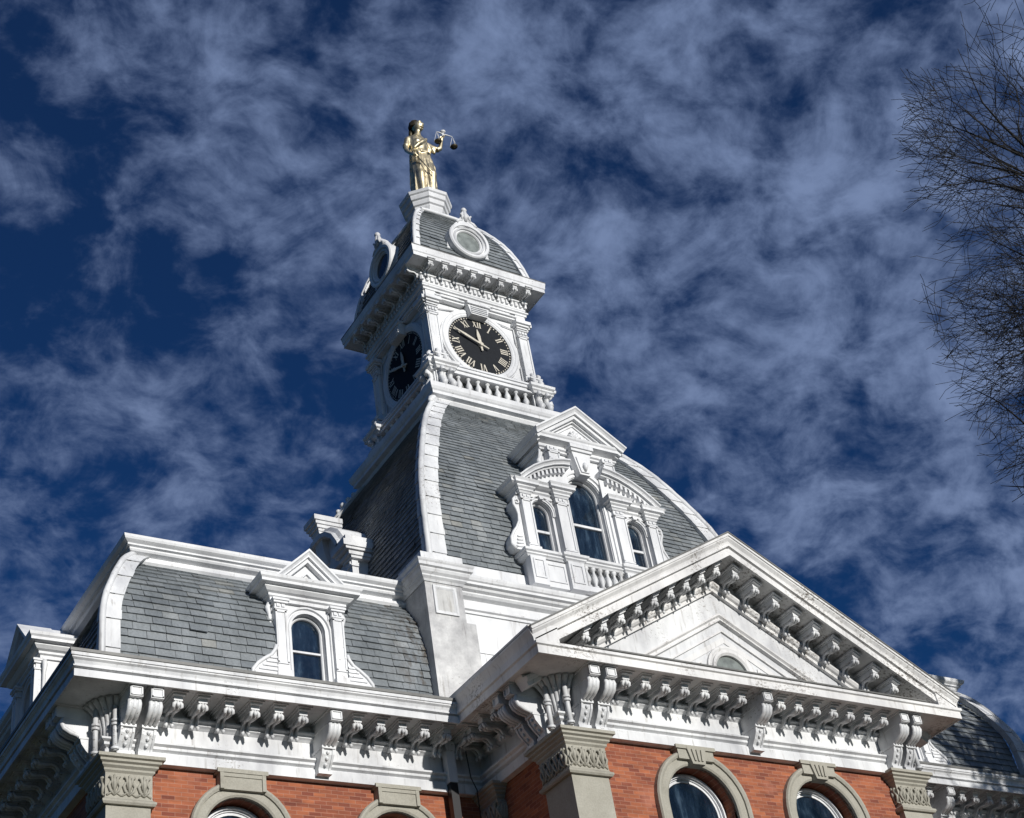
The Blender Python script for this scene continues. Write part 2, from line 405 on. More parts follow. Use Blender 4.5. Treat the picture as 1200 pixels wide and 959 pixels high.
# ---- stone corner pilasters
def pilaster(cx0, cx1, cy0, cy1, parent):
    """square stone pier standing proud of the brick, capital below the entablature"""
    m = M(lambda x, y, z: (x, y, z))
    m.grid([[(cx0, cy0, z), (cx1, cy0, z), (cx1, cy1, z), (cx0, cy1, z)] for z in (0, 10.52)], closed_u=True, cap=True)
    p = m.build('corner_pilaster', STONE, parent)
    k = M(); path = [(cx0, cy1), (cx0, cy0), (cx1, cy0), (cx1, cy1)]
    k.sweep_plan(path, [(-.02, 10.48), (.05, 10.48), (.07, 10.51), (.07, 10.54), (.03, 10.57), (.02, 10.60), (.02, 10.96), (.05, 10.99), (.05, 11.02), (.09, 11.05), (.09, 11.08), (.13, 11.10), (.13, 11.135), (.17, 11.15), (.17, 11.2), (-.02, 11.2)], closed=True)
    k.build('capital', STONE, p)
    # leaf ornaments of the necking
    l = M()
    def leaf(T, L):
        l.T = T; n = max(3, round(L/.20)); s = L/n
        for i in range(n):
            c0 = -L/2+s*(i+.5)
            for sx in (-1, 1):
                l.tube([(c0, .03, 10.62), (c0+sx*.06, .04, 10.68), (c0+sx*.085, .04, 10.75), (c0+sx*.05, .04, 10.82)], [.014, .022, .024, .014], 6)
                l.tube([(c0+sx*.02, .03, 10.72), (c0+sx*.045, .05, 10.88), (c0+sx*.085, .045, 10.89)], [.014, .024, .016], 6)
            l.tube([(c0, .03, 10.64), (c0, .05, 10.80), (c0, .04, 10.93)], [.016, .032, .010], 6)
    def lattice(T, L):
        l.T = T; n = max(2, round(L/.2)); q = L/n
        for i in range(n):
            c0 = -L/2+q*(i+.5)
            for s1 in (-1, 1): l.tube([(c0+s1*q/2, .025, 10.61), (c0, .03, 10.68), (c0-s1*q/2, .025, 10.61)], .016, 5)
    lattice(front((cx0+cx1)/2, min(cy0, cy1)), abs(cx1-cx0)); lattice(left((cy0+cy1)/2, min(cx0, cx1)), abs(cy1-cy0))
    leaf(front((cx0+cx1)/2, min(cy0, cy1)), abs(cx1-cx0))
    leaf(left((cy0+cy1)/2, min(cx0, cx1)), abs(cy1-cy0))
    l.build('carved_leaves', STONE, p)
pilaster(-WX-.10, -WX+.56, WY-.12, WY+.60, house)
pilaster(-PX-.10, -PX+.60, PY-.12, PY+.62, house)
pilaster(PX-.60, PX+.10, PY-.12, PY+.62, house)
pilaster(WX-.56, WX+.10, WY-.12, WY+.60, house)
pilaster(-PX-.12, -PX+.02, WY-.50, WY-.02, house)

# ---- entablature (architrave, frieze, bed moulding, soffit, corona)
en = M()
en.sweep_plan(plan, [(-.1, 11.17), (.13, 11.17), (.13, 11.33), (.10, 11.335), (.10, 11.36), (.15, 11.39), (.15, 11.43), (.20, 11.455), (.20, 11.485), (.12, 11.51), (.06, 11.52), (.05, 11.53),
                     (.05, 11.80), (.09, 11.83), (.13, 11.85), (.13, 11.88), (.17, 11.91), (.17, 11.935), (.07, 11.95), (.06, 12.10), (-.1, 12.10)])
ent = en.build('entablature', TRIM, house)
co = M(); crown = [(-.1, 12.085), (.80, 12.085), (.80, 12.05), (.835, 12.05), (.835, 12.165), (.80, 12.17), (.80, 12.195), (.855, 12.20), (.855, 12.222), (.825, 12.23), (.83, 12.255), (.85, 12.30), (.885, 12.325), (.885, 12.345), (.904, 12.35), (.904, 12.40), (-.1, 12.40)]
gp = [(-.2, 12.402), (.90, 12.402), (.92, 12.405), (.925, 12.45), (.89, 12.465), (.2, 12.48), (-.2, 12.49)]
for pa, pb in (([(-WX, BY), (-WX, WY), (-PX+.1, WY)], [(-WX, BY), (-WX, WY), (-PX-.3, WY)]), ([(PX-.1, WY), (WX, WY), (WX, BY)], [(PX+.3, WY), (WX, WY), (WX, BY)])):
    co = M(); co.sweep_plan(pa, crown); wc = co.build('eaves_cornice', TRIM, house)
    gu = M(); gu.sweep_plan(pb, gp); gu.build('gutter_edge', ZINC, wc)
# pavilion corona: thin on the front (rake carries the crown), full on the returns
pc = M(); pc.sweep_plan([(-PX, WY-.1), (-PX, PY), (PX, PY), (PX, WY-.1)], [(-.1, 12.079), (.84, 12.079), (.84, 12.055), (.87, 12.055), (.87, 12.19), (.904, 12.205), (.904, 12.255), (.87, 12.27), (-.1, 12.34)])
pcor = pc.build('pavilion_cornice', OLD, house)
dr = M(); dr.sweep_plan([(-PX, PY), (PX, PY)], [(.02, 12.345), (.915, 12.272), (.918, 12.295), (.88, 12.305), (.02, 12.36)]); dr.build('drip_edge', ZINC, pcor)
for sx in (-1, 1):
    rc = M(); q = [(sx*4.685, 12.26), (sx*4.69, 12.33), (sx*4.71, 12.38), (sx*4.755, 12.46), (sx*4.76, 12.54), (sx*4.2, 12.60), (sx*4.2, 12.26)]
    rc.T = LOC; rc.prism(q, 4.5, 7.72)
    rc.build('return_moulding', OLD, pcor)

# fluted coves in the outer corners of the eaves
for cx0, cy0, sx in ((-WX, WY, -1), (-PX, PY, -1), (PX, PY, 1), (WX, WY, 1)):
    fl = M(lambda x, y, z: (x, y, z))
    for k in range(7):
        a = (k/6)*PI/2; dx, dy = sx*math.sin(a), -math.cos(a)
        bx, by = cx0-sx*.08, cy0+.08
        pts = []
        for z, e in ((11.52, .20), (11.7, .21), (11.85, .25), (11.96, .31), (12.04, .38), (12.09, .45)): pts.append((bx+dx*e, by+dy*e, z))
        fl.tube(pts, [.035, .036, .038, .045, .05, .055], 8)
    fl.grid([[(bx+sx*math.sin(j*PI/24)*e, by-math.cos(j*PI/24)*e, z) for j in range(13)] for z, e in ((11.19, .22), (11.5, .20), (11.75, .20), (11.9, .23), (12.02, .30), (12.08, .38))], smooth=True)
    for kx, ky in ((.02, .24), (.24, .02)):
        fl.tube([(cx0+sx*kx, cy0-ky, 11.24), (cx0+sx*kx, cy0-ky, 11.98)], .042, 8)
        for zq in (11.28, 11.66, 11.72): fl.tube([(cx0+sx*kx, cy0-ky, zq-.02), (cx0+sx*kx, cy0-ky, zq+.02)], .065, 8)
    fl.build('corner_flutes', TRIM, ent)

# modillions & brackets
zs = 12.085
for side in (-1, 1):
    for k in range(6): MOD.at((side*(9.40-.408*k), WY-.06, zs), FR, ent)
    for k in range(6): MOD.at((side*(6.42-.408*k), WY-.06, zs), FR, ent)
    CON.at((side*6.87, WY-.06, zs), FR, ent)
    for x in (10.08, 9.76): CON.at((side*x, WY-.06, zs), FR, ent)
    for x in (3.56, 3.24): CON.at((side*x, PY-.06, zs), FR, ent)
    for k in range(7): MOD.at((side*(.43+.405*k), PY-.06, zs), FR, ent)
CON.at((0, PY-.06, zs), FR, ent)
for y in (-6.62, -6.28): CON.at((-PX-.06, y, zs), LF, ent)
for k in range(4): MOD.at((-PX-.06, -5.90+.39*k, zs), LF, ent)
for y in (-4.22, -3.90): CON.at((-WX-.06, y, zs), LF, ent)
for k in range(8): MOD.at((-WX-.06, -3.5+.41*k, zs), LF, ent)

# ---- pediment
ZR0, SL, PF = 12.53, .565, 7.75     # z at eave end, slope, distance of the fascia plane (d from y=0)
apex = 15.14; xe = 4.74
path = [(-xe, apex-SL*xe), (0, apex), (xe, apex-SL*xe)]
rk = M(LOC)
rk.sweep_wall(path, [(-.02, 6.7), (-.02, PF+.035), (.025, PF+.035), (.028, PF+.015), (.05, PF+.01), (.10, PF-.035), (.15, PF-.055), (.165, PF-.03), (.185, PF-.03), (.19, PF-.10), (.215, PF-.10), (.22, PF-.06), (.34, PF-.06), (.34, PF-.10), (.30, PF-.10), (.30, 6.7)])
ped = rk.build('pediment', OLD, house)
fl_ = M(LOC); fl_.sweep_wall(path, [(-.045, 6.6), (-.045, PF+.05), (-.0205, PF+.05), (-.0205, 6.6)]); fl_.build('roof_flashing', ZINC, ped)
bd = M(LOC)    # bed moulding under the rake and the frieze strip behind the modillions
bd.sweep_wall(path, [(.30, 6.8), (.30, 7.0), (.50, 7.0), (.51, 7.09), (.54, 7.09), (.58, 7.06), (.60, 7.02), (.66, 7.02), (.66, 6.8)])
bd.build('bed_moulding', OLD, ped)
ty = M(LOC)
zb0 = 12.34
def tri(off, z0=zb0): # inner triangle 'off' below the rake's top line (perpendicular), clipped at z0
    c = math.cos(math.atan(SL)); az = apex-off/c; hx = (az-z0)/SL; return [(-hx, z0), (0, az), (hx, z0)]
T0 = tri(.3); ty.prism([T0[0], T0[2], T0[1]], 6.7, 6.95)
ty.build('tympanum', TRIM, ped)
tm = M(LOC)
def trimould(az, sl, z0, prof):
    hx = (az-z0)/sl; tm.sweep_wall([(-hx, z0), (0, az), (hx, z0)], prof)
trimould(13.92, SL, zb0, [(0, 6.9), (0, 7.03), (.03, 7.03), (.06, 6.99), (.09, 6.99), (.09, 7.02), (.12, 7.02), (.14, 6.9)])
trimould(13.60, SL, zb0, [(0, 6.9), (0, 6.985), (.03, 6.985), (.03, 6.9)])
trimould(13.46, SL, zb0, [(0, 6.9), (0, 6.965), (.10, 6.965), (.10, 6.9)])
tm.ring(0, 12.72, [(.36, 6.9), (.36, 7.0), (.40, 7.03), (.45, 7.03), (.45, 6.99), (.50, 7.01), (.54, 7.0), (.54, 6.9)], 24, 0, PI)
tm.box(-.54, -.36, 6.9, 7.0, 12.3, 12.72); tm.box(.36, .54, 6.9, 7.0, 12.3, 12.72)
for sx in (-1, 1):
    tm.sweep_wall([(sx*.66, 12.42), (sx*.66, 12.86), (sx*1.42, 12.42)] if sx < 0 else [(1.42, 12.42), (.66, 12.86), (.66, 12.42)], [(0, 6.9), (0, 6.975), (.03, 6.975), (.03, 6.9)], closed=True)
tm.build('tympanum_moulding', OLD, ped)
lu = M(LOC); lu.face([(a, 6.955, b2) for a, b2 in arch(.37, 12.72, 12.32)]); lu.build('lunette_glass', GLASSDUSK, ped)
pr = M(LOC); pr.prism([(-xe+.05, apex-SL*xe-.02), (0, apex-.02), (xe-.05, apex-SL*xe-.02), (xe-.6, 12.2), (-xe+.6, 12.2)], 3.6, 6.75)
pr.build('pavilion_roof', ZINC, ped)
for side in (-1, 1):
    for k in range(9):
        x = side*(.22+.405*k); ztop = apex-.345/math.cos(math.atan(SL))-SL*abs(x)
        sc = .88
        o = (MODL if side < 0 else MODR).at((x, -6.99, ztop), FR, ped, sc)
        o.rotation_euler = (0, side*0.0, 0)

# ---- wing mansards
EX = 5.746
wslate = smooth_curve([(4.62, 12.42), (4.55, 12.75), (4.52, 13.1), (4.52, 13.6), (4.45, 13.95), (4.30, 14.4), (4.10, 14.75), (3.86, 15.06), (3.75, 15.15)], 2)
whip = smooth_curve([(4.66, 12.42), (4.66, 12.9), (4.67, 13.6), (4.58, 13.95), (4.39, 14.43), (4.19, 14.85), (3.95, 15.14), (3.85, 15.2)], 2)
DW = (6.87,)
def wskip(z): return [(sgn*6.87-.60, sgn*6.87+.60) for sgn in (-1, 1)] if z < 14.6 else []
inner = [(h-.30, z) for h, z in wslate]
XI = 4.5
mansard = None
for sx in (-1, 1):
    mans = M(LOC)
    rows = [[(sx*XI, h, z), (sx*(h+EX), h, z), (sx*(h+EX), -BY+.4, z), (sx*XI, -BY+.4, z)] for h, z in inner]
    mans.grid(rows, closed_u=True, cap=True)
    mansard = mans.build('mansard_roof', ZINC, house)
    def halfside(z, sx=sx): return wskip(z)+[(-4.60, 99) if sx < 0 else (-99, 4.60)]
    s1 = M(); slates(s1, wslate, front(0, 0), lambda h: h+EX-.1, .140, .29, halfside)
    slates(s1, wslate, (lambda u, d, z, sx=sx: (sx*(d+EX), u+1.6, z)), lambda h: h+1.5, .140, .29)
    s1.build('slates', SLATE, mansard)
    hp = M(); hip(hp, sx, -1, whip, EX, .25, .035, .05, .45, .16); hp.build('hip_trim', TRIM, mansard)
    uc = M(); RX = 3.90+EX; upath = [(-RX, BY-.5), (-RX, -3.90), (-4.4, -3.90)] if sx < 0 else [(4.4, -3.90), (RX, -3.90), (RX, BY-.5)]
    uc.sweep_plan(upath, [(-.1, 14.98), (.03, 14.98), (.075, 15.03), (.075, 15.08), (.03, 15.10), (.03, 15.14), (.13, 15.17), (.15, 15.20), (.15, 15.225), (.20, 15.24), (.20, 15.27), (.235, 15.29), (.265, 15.31), (.28, 15.345), (.29, 15.385), (-.1, 15.41)])
    uc.build('roof_cornice', WHITE, mansard)
    rd_ = M(LOC); a, b2 = sorted((sx*4.3, sx*(RX-.05))); rd_.box(a, b2, -BY+.6, 3.85, 15.30, 15.40); rd_.build('roof_deck', ZINC, mansard)

# ---- dormers of the wings
def wing_dormer():
    m = M(LOC); r, zc, zb = .31, 13.88, 12.9
    hole = arch(r, zc, zb+.03)
    m.holes([(-.64, 12.6), (.64, 12.6), (.64, 14.5), (-.64, 14.5)], [hole], 0)
    m.grid([[(a, 0, b2) for a, b2 in hole], [(a, -.14, b2) for a, b2 in hole]], closed_u=True)
    for sx in (-1, 1): m.face([(sx*.64, 0, 12.6), (sx*.64, -1.2, 12.6), (sx*.64, -1.2, 14.5), (sx*.64, 0, 14.5)])
    m.sweep_wall(arch(.31, zc, zb), [(0, -.01), (0, .03), (.04, .03), (.05, .012), (.075, .012), (.085, .05), (.115, .05), (.115, -.01)])
    for sx in (-1, 1):       # little spandrel mouldings
        m.tube([(sx*.40, .015, 14.02), (sx*.40, .015, 14.36), (sx*.16, .015, 14.36)], .014, 6)
    root = m.build('dormer', WHITE, house, recalc=False)
    f = M(LOC); f.sweep_wall(arch(r-.005, zc, zb+.03), [(0, -.16), (0, -.08), (-.03, -.07), (-.045, -.09), (-.045, -.16)])
    f.box(-r+.03, r-.03, -.16, -.095, 13.50, 13.535); f.box(-r-.05, r+.05, -.1, .05, 12.88, 12.94)
    f.build('window_frame', WHITE, root)
    gl = M(LOC); gl.face([(a, -.13, b2) for a, b2 in arch(r-.02, zc, zb)]); gl.build('glass', GLASS, root)
    for sx in (-1, 1):
        p = M(LOC); a, b2 = sorted((sx*.425, sx*.625))
        p.box(a, b2, -.01, .11, 12.98, 14.26)
        for q in ((a, a+.03, 13.15, 14.12), (b2-.03, b2, 13.15, 14.12)): p.box(q[0], q[1], .11, .128, q[2], q[3])
        p.box(a, b2, .11, .128, 14.09, 14.14); p.box(a, b2, .11, .128, 13.13, 13.17)
        p.box(a-.02, b2+.02, -.01, .14, 12.86, 13.02); p.box(a-.035, b2+.035, -.01, .17, 12.86, 12.92)
        p.box(a-.02, b2+.02, -.01, .14, 14.14, 14.17)
        for e in (-.045, .045): p.box((a+b2)/2+e-.028, (a+b2)/2+e+.028, .11, .135, 14.19, 14.245)
        p.box(a-.03, b2+.03, -.01, .15, 14.26, 14.30); p.box(a-.05, b2+.05, -.01, .17, 14.30, 14.34)
        p.build('pilaster', WHITE, root)
        s = M(LOC); out = [(.64, 13.45), (.67, 13.36), (.74, 13.26), (.86, 13.18), (.98, 13.08), (1.07, 12.96), (1.08, 12.86), (.64, 12.86)]
        s.prism([(sx*x, z) for x, z in out], -.35, .12)
        s.tube([(sx*x, .12, z) for x, z in out[:7]], .035, 6)
        for k in range(5): s.box(min(sx*.64, sx*(.76+.07*k)), max(sx*.64, sx*(.76+.07*k)), .11, .14, 13.20-.075*k, 13.235-.075*k)
        s.tube([(sx*.66, -.02, 14.30), (sx*.70, -.02, 14.22), (sx*.67, -.02, 14.08), (sx*.66, -.02, 13.8), (sx*.66, -.02, 13.45)], [.05, .05, .035, .03, .03], 6)
        s.build('scroll', WHITE, root)
    e = M(LOC); pth = [(-.62, 1.3), (-.62, 0), (.62, 0), (.62, 1.3)]
    e.sweep_plan(pth, [(-.1, 14.33), (.06, 14.33), (.06, 14.39), (.10, 14.41), (.10, 14.45), (.15, 14.47), (.20, 14.52), (.20, 14.55), (.29, 14.56), (.29, 14.61), (.32, 14.64), (.335, 14.69), (-.1, 14.72)])
    e.build('entablature', WHITE, root)
    g2 = M(LOC); aa, hx, s2 = 15.33, .66, .96
    g2.sweep_wall([(-hx, aa-s2*hx), (0, aa), (hx, aa-s2*hx)], [(0, -.3), (0, .30), (.03, .30), (.05, .27), (.075, .25), (.10, .25), (.10, .20), (.16, .20), (.16, -.3)])
    g2.prism([(-hx+.04, aa-s2*hx-.02), (hx-.04, aa-s2*hx-.02), (0, aa-.02)], -1.6, .10)
    g2.sweep_wall([(-.23, 14.72), (0, 14.95), (.23, 14.72)], [(0, .08), (0, .14), (.03, .14), (.03, .08)])
    g2.build('gable', WHITE, root)
    return root
wd = wing_dormer(); wd.location = (-6.87, -4.45, 0)
c2 = copy_tree(wd, house); c2.location = (6.87, -4.45, 0)
c3 = copy_tree(wd, house); c3.location = (-10.42, -.95, 0); c3.rotation_euler = (0, 0, LF)

# ================================================================== TOWER
ex0 = 0.0
tb = M(LOC); TW = 4.2
for T in (front(0, -TW), left(0, -TW), right(0, TW), back(0, TW)):
    tb.T = T; tb.face([(-TW, 0, 12), (TW, 0, 12), (TW, 0, 15.3), (-TW, 0, 15.3)])
tb.T = front(0, -TW)
for x in (-3.2, -2.75, -2.3, -1.85, -1.4, -.95): tb.box(x, x+.014, -.005, .012, 12.9, 14.12)
tb.box(-3.6, 3.6, -.005, .02, 14.12, 14.16)
tbase = tb.build('tower_base', WHITE, house, recalc=False)
sq = lambda h: [(-h, h), (-h, -h), (h, -h), (h, h)]
tc = M(); tc.sweep_plan(sq(TW), [(-.2, 14.92), (.03, 14.92), (.03, 14.97), (.07, 14.99), (.07, 15.03), (.04, 15.05), (.04, 15.19), (.08, 15.21), (.12, 15.23), (.15, 15.27), (.15, 15.30), (.21, 15.33), (.23, 15.37), (.29, 15.39), (.29, 15.44), (.32, 15.46), (.34, 15.51), (.35, 15.55), (.10, 15.60), (-.20, 15.70), (-.23, 15.86), (-.26, 15.88), (-.27, 16.20), (-.31, 16.22), (-.5, 16.22), (-.5, 14.92)], closed=True)
tc.build('tower_base_cornice', WHITE, tbase)
FLAKE = paint('flaking_panel_paint', (.62, .62, .6), .3, .50, .2)
for sx, sy in ((-1, -1), (1, -1), (-1, 1), (1, 1)):
    p = M(lambda x, y, z, sx=sx, sy=sy: (x, y, z)); cx0, cy0 = sx*4.225, sy*4.32
    def bx(x0, x1, y0, y1, z0, z1): p.grid([[(x0, y0, z), (x1, y0, z), (x1, y1, z), (x0, y1, z)] for z in (z0, z1)], closed_u=True, cap=True)
    h = .385
    bx(cx0-h, cx0+h, cy0-h, cy0+h, 14.2, 15.3)
    bx(cx0-h-(.02 if sx < 0 else .17), cx0+h+(.17 if sx < 0 else .02), cy0-h-.03, cy0+h+.1, 12.3, 14.36)
    bx(cx0-h+.01, cx0+h-.01, cy0-h+.5, cy0+h+.6, 12.3, 15.3) if sy < 0 else None
    pr_ = p.build('corner_pier', PIER, tbase)
    k = M(); sqp = [(cx0-h, cy0+h), (cx0-h, cy0-h), (cx0+h, cy0-h), (cx0+h, cy0+h)]
    k.sweep_plan(sqp, [(-.05, 15.12), (.02, 15.12), (.04, 15.16), (.08, 15.20), (.08, 15.23), (.12, 15.27), (.14, 15.32), (.14, 15.34), (.18, 15.36), (.18, 15.42), (.20, 15.45), (.21, 15.48), (.04, 15.52), (.02, 15.56), (-.05, 15.56)], closed=True)
    k.T = lambda x, y, z: (x, y, z)
    e0, e1 = sx*4.47, sx*3.58; f0, f1 = sy*4.47, sy*3.6
    k.grid([[(e0, f0, z), (e1, f0, z), (e1, f1, z), (e0, f1, z)] for z in (15.5, 15.93)], closed_u=True, cap=True)
    k.build('pier_cap', TRIM, pr_)
    if sy < 0:
        f = M(front(cx0, cy0-h))
        f.sweep_wall([(-.20, 14.52), (-.20, 15.02), (.20, 15.02), (.20, 14.52)], [(-.04, -.01), (-.04, .03), (0, .03), (.03, .01), (.03, -.01)], closed=True)
        f.build('pier_panel', TRIM, pr_)
        f2 = M(front(cx0, cy0-h)); f2.face([(-.2, .008, 14.53), (.2, .008, 14.53), (.2, .008, 15.01), (-.2, .008, 15.01)])
        f2.build('flaking_panel', FLAKE if sx < 0 else OLD, pr_)

thip = smooth_curve([(3.93, 15.9), (3.90, 16.5), (3.90, 17.3), (3.85, 17.8), (3.76, 18.3), (3.54, 19.0), (3.29, 19.65), (2.98, 20.4), (2.58, 21.1), (2.18, 21.7), (1.85, 22.1)], 2)
tsl = [(h-.07, z) for h, z in thip]
ti = M(LOC); ti.grid([[(-(h-.06), h-.06, z), (h-.06, h-.06, z), (h-.06, -(h-.06), z), (-(h-.06), -(h-.06), z)] for h, z in tsl], closed_u=True, cap=True)
troof = ti.build('tower_roof', ZINC, house)
ts = M()
slates(ts, tsl, front(0, 0), lambda h: h-.05, .122, .25, None, .25)
slates(ts, tsl, left(0, 0), lambda h: h-.05, .122, .25, None, .25)
slates(ts, tsl, right(0, 0), lambda h: h-.05, .122, .25, None, .25)
slates(ts, tsl, back(0, 0), lambda h: h-.05, .122, .25, None, .25)
ts.build('slates', SLATE, troof)
for sx, sy in ((-1, -1), (1, -1), (-1, 1), (1, 1)):
    th = M(); hip(th, sx, sy, thip, 0, .36, .03, .062, .42, .2)
    # carved leaf at the head of the hip
    T = lambda x, y, z: (x, y, z); th.T = T
    for k, (h, z, r) in enumerate(((2.30, 21.60, .07), (2.20, 21.74, .09), (2.10, 21.87, .08), (2.0, 21.98, .07))): th.lathe(sx*(h+.04), -sy*-(h+.04), [(0, z-r), (r*.8, z-r*.6), (r, z), (r*.7, z+r*.7), (0, z+r)], 8)
    th.build('hip_trim', TRIM, troof)

# ---- big three light dormer
def tower_dormer():
    T = LOC; m = M(T)
    zc, zb, rb = 18.43, 16.78, .43
    sc, sr = 17.77, .245
    A = [arch(rb, zc, zb), arch(sr, sc, zb+.02, -1.19), arch(sr, sc, zb+.02, 1.19)]
    outer = [(-1.75, 15.9), (1.75, 15.9), (1.75, 18.35), (.92, 18.35), (.92, 19.62), (-.92, 19.62), (-.92, 18.35), (-1.75, 18.35)]
    m.holes(outer, A, 0)
    for hp_ in A: m.grid([[(a, 0, b2) for a, b2 in hp_], [(a, -.2, b2) for a, b2 in hp_]], closed_u=True)
    for sx in (-1, 1):
        m.face([(sx*1.75, 0, 15.9), (sx*1.75, -1.5, 15.9), (sx*1.75, -1.5, 18.35), (sx*1.75, 0, 18.35)])
        m.face([(sx*.92, 0, 18.3), (sx*.92, -2, 18.3), (sx*.92, -2, 19.62), (sx*.92, 0, 19.62)])
    m.box(-1.72, 1.72, -1.5, -.21, 15.9, 16.7)
    root = m.build('tower_dormer', WHITE, house, recalc=False)
    # windows
    for (cu, r, z1, rail) in ((0, rb, zc, 17.72), (-1.19, sr, sc, 17.36), (1.19, sr, sc, 17.36)):
        f = M(T); f.sweep_wall(arch(r-.005, z1, zb, cu), [(0, -.22), (0, -.1), (-.03, -.09), (-.045, -.12), (-.045, -.22)])
        f.box(cu-r+.03, cu+r-.03, -.22, -.12, rail-.035, rail+.02)
        f.build('window_frame', WHITE, root)
        gl = M(T); gl.face([(a, -.16, b2) for a, b2 in arch(r-.02, z1, zb, cu)]); gl.build('glass', GLASS, root)
        a_ = M(T); big = r > .3
        if big: a_.sweep_wall(arch(r+.015, z1, zb), [(0, -.01), (0, .03), (.035, .04), (.045, .02), (.07, .02), (.08, .06), (.12, .07), (.15, .07), (.15, -.01)])
        else:
            a_.sweep_wall(arch(r+.012, z1, z1-.1, cu), [(0, -.01), (0, .03), (.03, .03), (.04, .05), (.07, .05), (.07, -.01)])
            a_.prism([(cu-.04, z1+r), (cu+.04, z1+r), (cu+.065, 18.1), (cu-.065, 18.1)], 0, .09)
        a_.build('arch_moulding', WHITE, root)
    # pilasters
    def pil(a, b2, z0, z1, d, cap=True):
        p = M(T); w = b2-a
        p.box(a, b2, -.01, d, z0, z1)
        e = .022; p.box(a, a+.035, d, d+e, z0+.16, z1-.14); p.box(b2-.035, b2, d, d+e, z0+.16, z1-.14)
        p.box(a, b2, d, d+e, z0+.13, z0+.17); p.box(a, b2, d, d+e, z1-.17, z1-.13)
        p.box(a-.03, b2+.03, -.01, d+.04, z0, z0+.10)
        p.box(a-.02, b2+.02, -.01, d+.03, z1-.13, z1-.10)
        for s in (-1, 1): p.box((a+b2)/2+s*.05-.03, (a+b2)/2+s*.05+.03, d, d+.03, z1-.085, z1-.025)
        p.build('pilaster', WHITE, root)
        if cap:
            c_ = M(T); c_.sweep_plan([(a, .02), (a, -d), (b2, -d), (b2, .02)], [(-.02, z1), (.02, z1), (.04, z1+.04), (.06, z1+.05), (.06, z1+.09), (.10, z1+.12), (.10, z1+.15), (.16, z1+.17), (.16, z1+.22), (.19, z1+.27), (-.02, z1+.29)])
            c_.build('capital', WHITE, root)
    for sx in (-1, 1):
        a, b2 = sorted((sx*.585, sx*.875)); pil(a, b2, 16.68, 18.10, .13)
        a, b2 = sorted((sx*1.48, sx*1.72)); pil(a, b2, 16.68, 18.05, .10)
        a, b2 = sorted((sx*.57, sx*.85)); pil(a, b2, 18.95, 19.42, .17, False)
        # flank entablature and broken segmental pediment
        e = M(T); pth = [(-1.74, 1.2), (-1.74, 0), (-.90, 0)] if sx < 0 else [(.90, 0), (1.74, 0), (1.74, 1.2)]
        e.sweep_plan(pth, [(-.03, 18.05), (.05, 18.05), (.05, 18.13), (.09, 18.16), (.09, 18.20), (.15, 18.22), (.21, 18.25), (.21, 18.30), (.25, 18.34), (-.03, 18.38)])
        e.build('flank_entablature', WHITE, root)
        s = M(T)
        # arc rising to the centre
        P = [(1.80, 18.36), (1.62, 18.52), (1.40, 18.69), (1.14, 18.84), (.86, 18.96), (.60, 19.03), (.42, 19.05)]
        pts = [(-x, z) for x, z in P] if sx < 0 else [(x, z) for x, z in reversed(P)]
        s.sweep_wall(pts, [(0, -.25), (0, .33), (.03, .33), (.05, .29), (.08, .27), (.11, .27), (.11, .22), (.15, .20), (.15, -.25)])
        lo = [(sx*x, z-.13) for x, z in P]; s.prism(lo+[(sx*.42, 18.3), (sx*1.78, 18.3)], -.4, .10)
        for k in range(9):
            t = (k+.6)/9.6; x = 1.52-t*1.06
            for (xa, za), (xb, zb_) in zip(P, P[1:]):
                if xb <= x <= xa: zz = za+(zb_-za)*(xa-x)/(xa-xb)
            s.box(sx*x-.028, sx*x+.028, .08, .21, zz-.29, zz-.18)
        s.build('segmental_pediment', WHITE, root)
        sc_ = M(T)
        out = [(1.75, 18.02), (1.80, 17.98), (1.87, 17.90), (1.88, 17.78), (1.83, 17.68), (1.80, 17.55), (1.82, 17.38), (1.90, 17.22), (1.99, 17.10), (2.07, 16.95), (2.08, 16.80), (2.0, 16.70), (1.75, 16.70)]
        sc_.prism([(sx*x, z) for x, z in out], -.25, .03)
        sc_.tube([(sx*x, .03, z) for x, z in out[1:12]], [.03, .035, .035, .035, .03, .03, .03, .035, .035, .04, .04], 6)
        sc_.tube([(sx*(1.80+.045*math.cos(a)), .05, 17.86+.045*math.sin(a)) for a in [k*PI/5 for k in range(10)]], .02, 5)
        for k in range(4): sc_.tube([(sx*(1.80), .03, 17.02-.08*k), (sx*(1.93+.02*k), .045, 17.0-.08*k)], .018, 5)
        sc_.build('scroll', WHITE, root)
        # pedestals under the pilasters
        pd = M(T)
        for a0, b0, d in ((.54, .92, .20), (1.44, 1.80, .17)):
            a, b2 = sorted((sx*a0, sx*b0)); pd.box(a, b2, -.01, d, 15.88, 16.52)
            pd.sweep_wall([(a+.08, 16.05), (a+.08, 16.42), (b2-.08, 16.42), (b2-.08, 16.05)], [(-.03, d-.01), (-.03, d+.02), (0, d+.02), (0, d-.01)], closed=True)
        a, b2 = sorted((sx*.92, sx*1.44)); pd.box(a, b2, -.01, .10, 15.9, 16.5)
        pd.sweep_wall([(a+.07, 16.05), (a+.07, 16.40), (b2-.07, 16.40), (b2-.07, 16.05)], [(-.03, .09), (-.03, .12), (0, .12), (0, .09)], closed=True)
        pd.build('pedestal', WHITE, root)
    sl_ = M(T); sl_.sweep_plan([(-1.80, 1.2), (-1.80, -.10), (-.92, -.10), (-.92, -.16), (-.54, -.16), (-.54, -.12), (.54, -.12), (.54, -.16), (.92, -.16), (.92, -.10), (1.80, -.10), (1.80, 1.2)],
                               [(-.1, 16.52), (.02, 16.52), (.04, 16.55), (.07, 16.57), (.07, 16.60), (.11, 16.62), (.12, 16.67), (-.1, 16.70)])
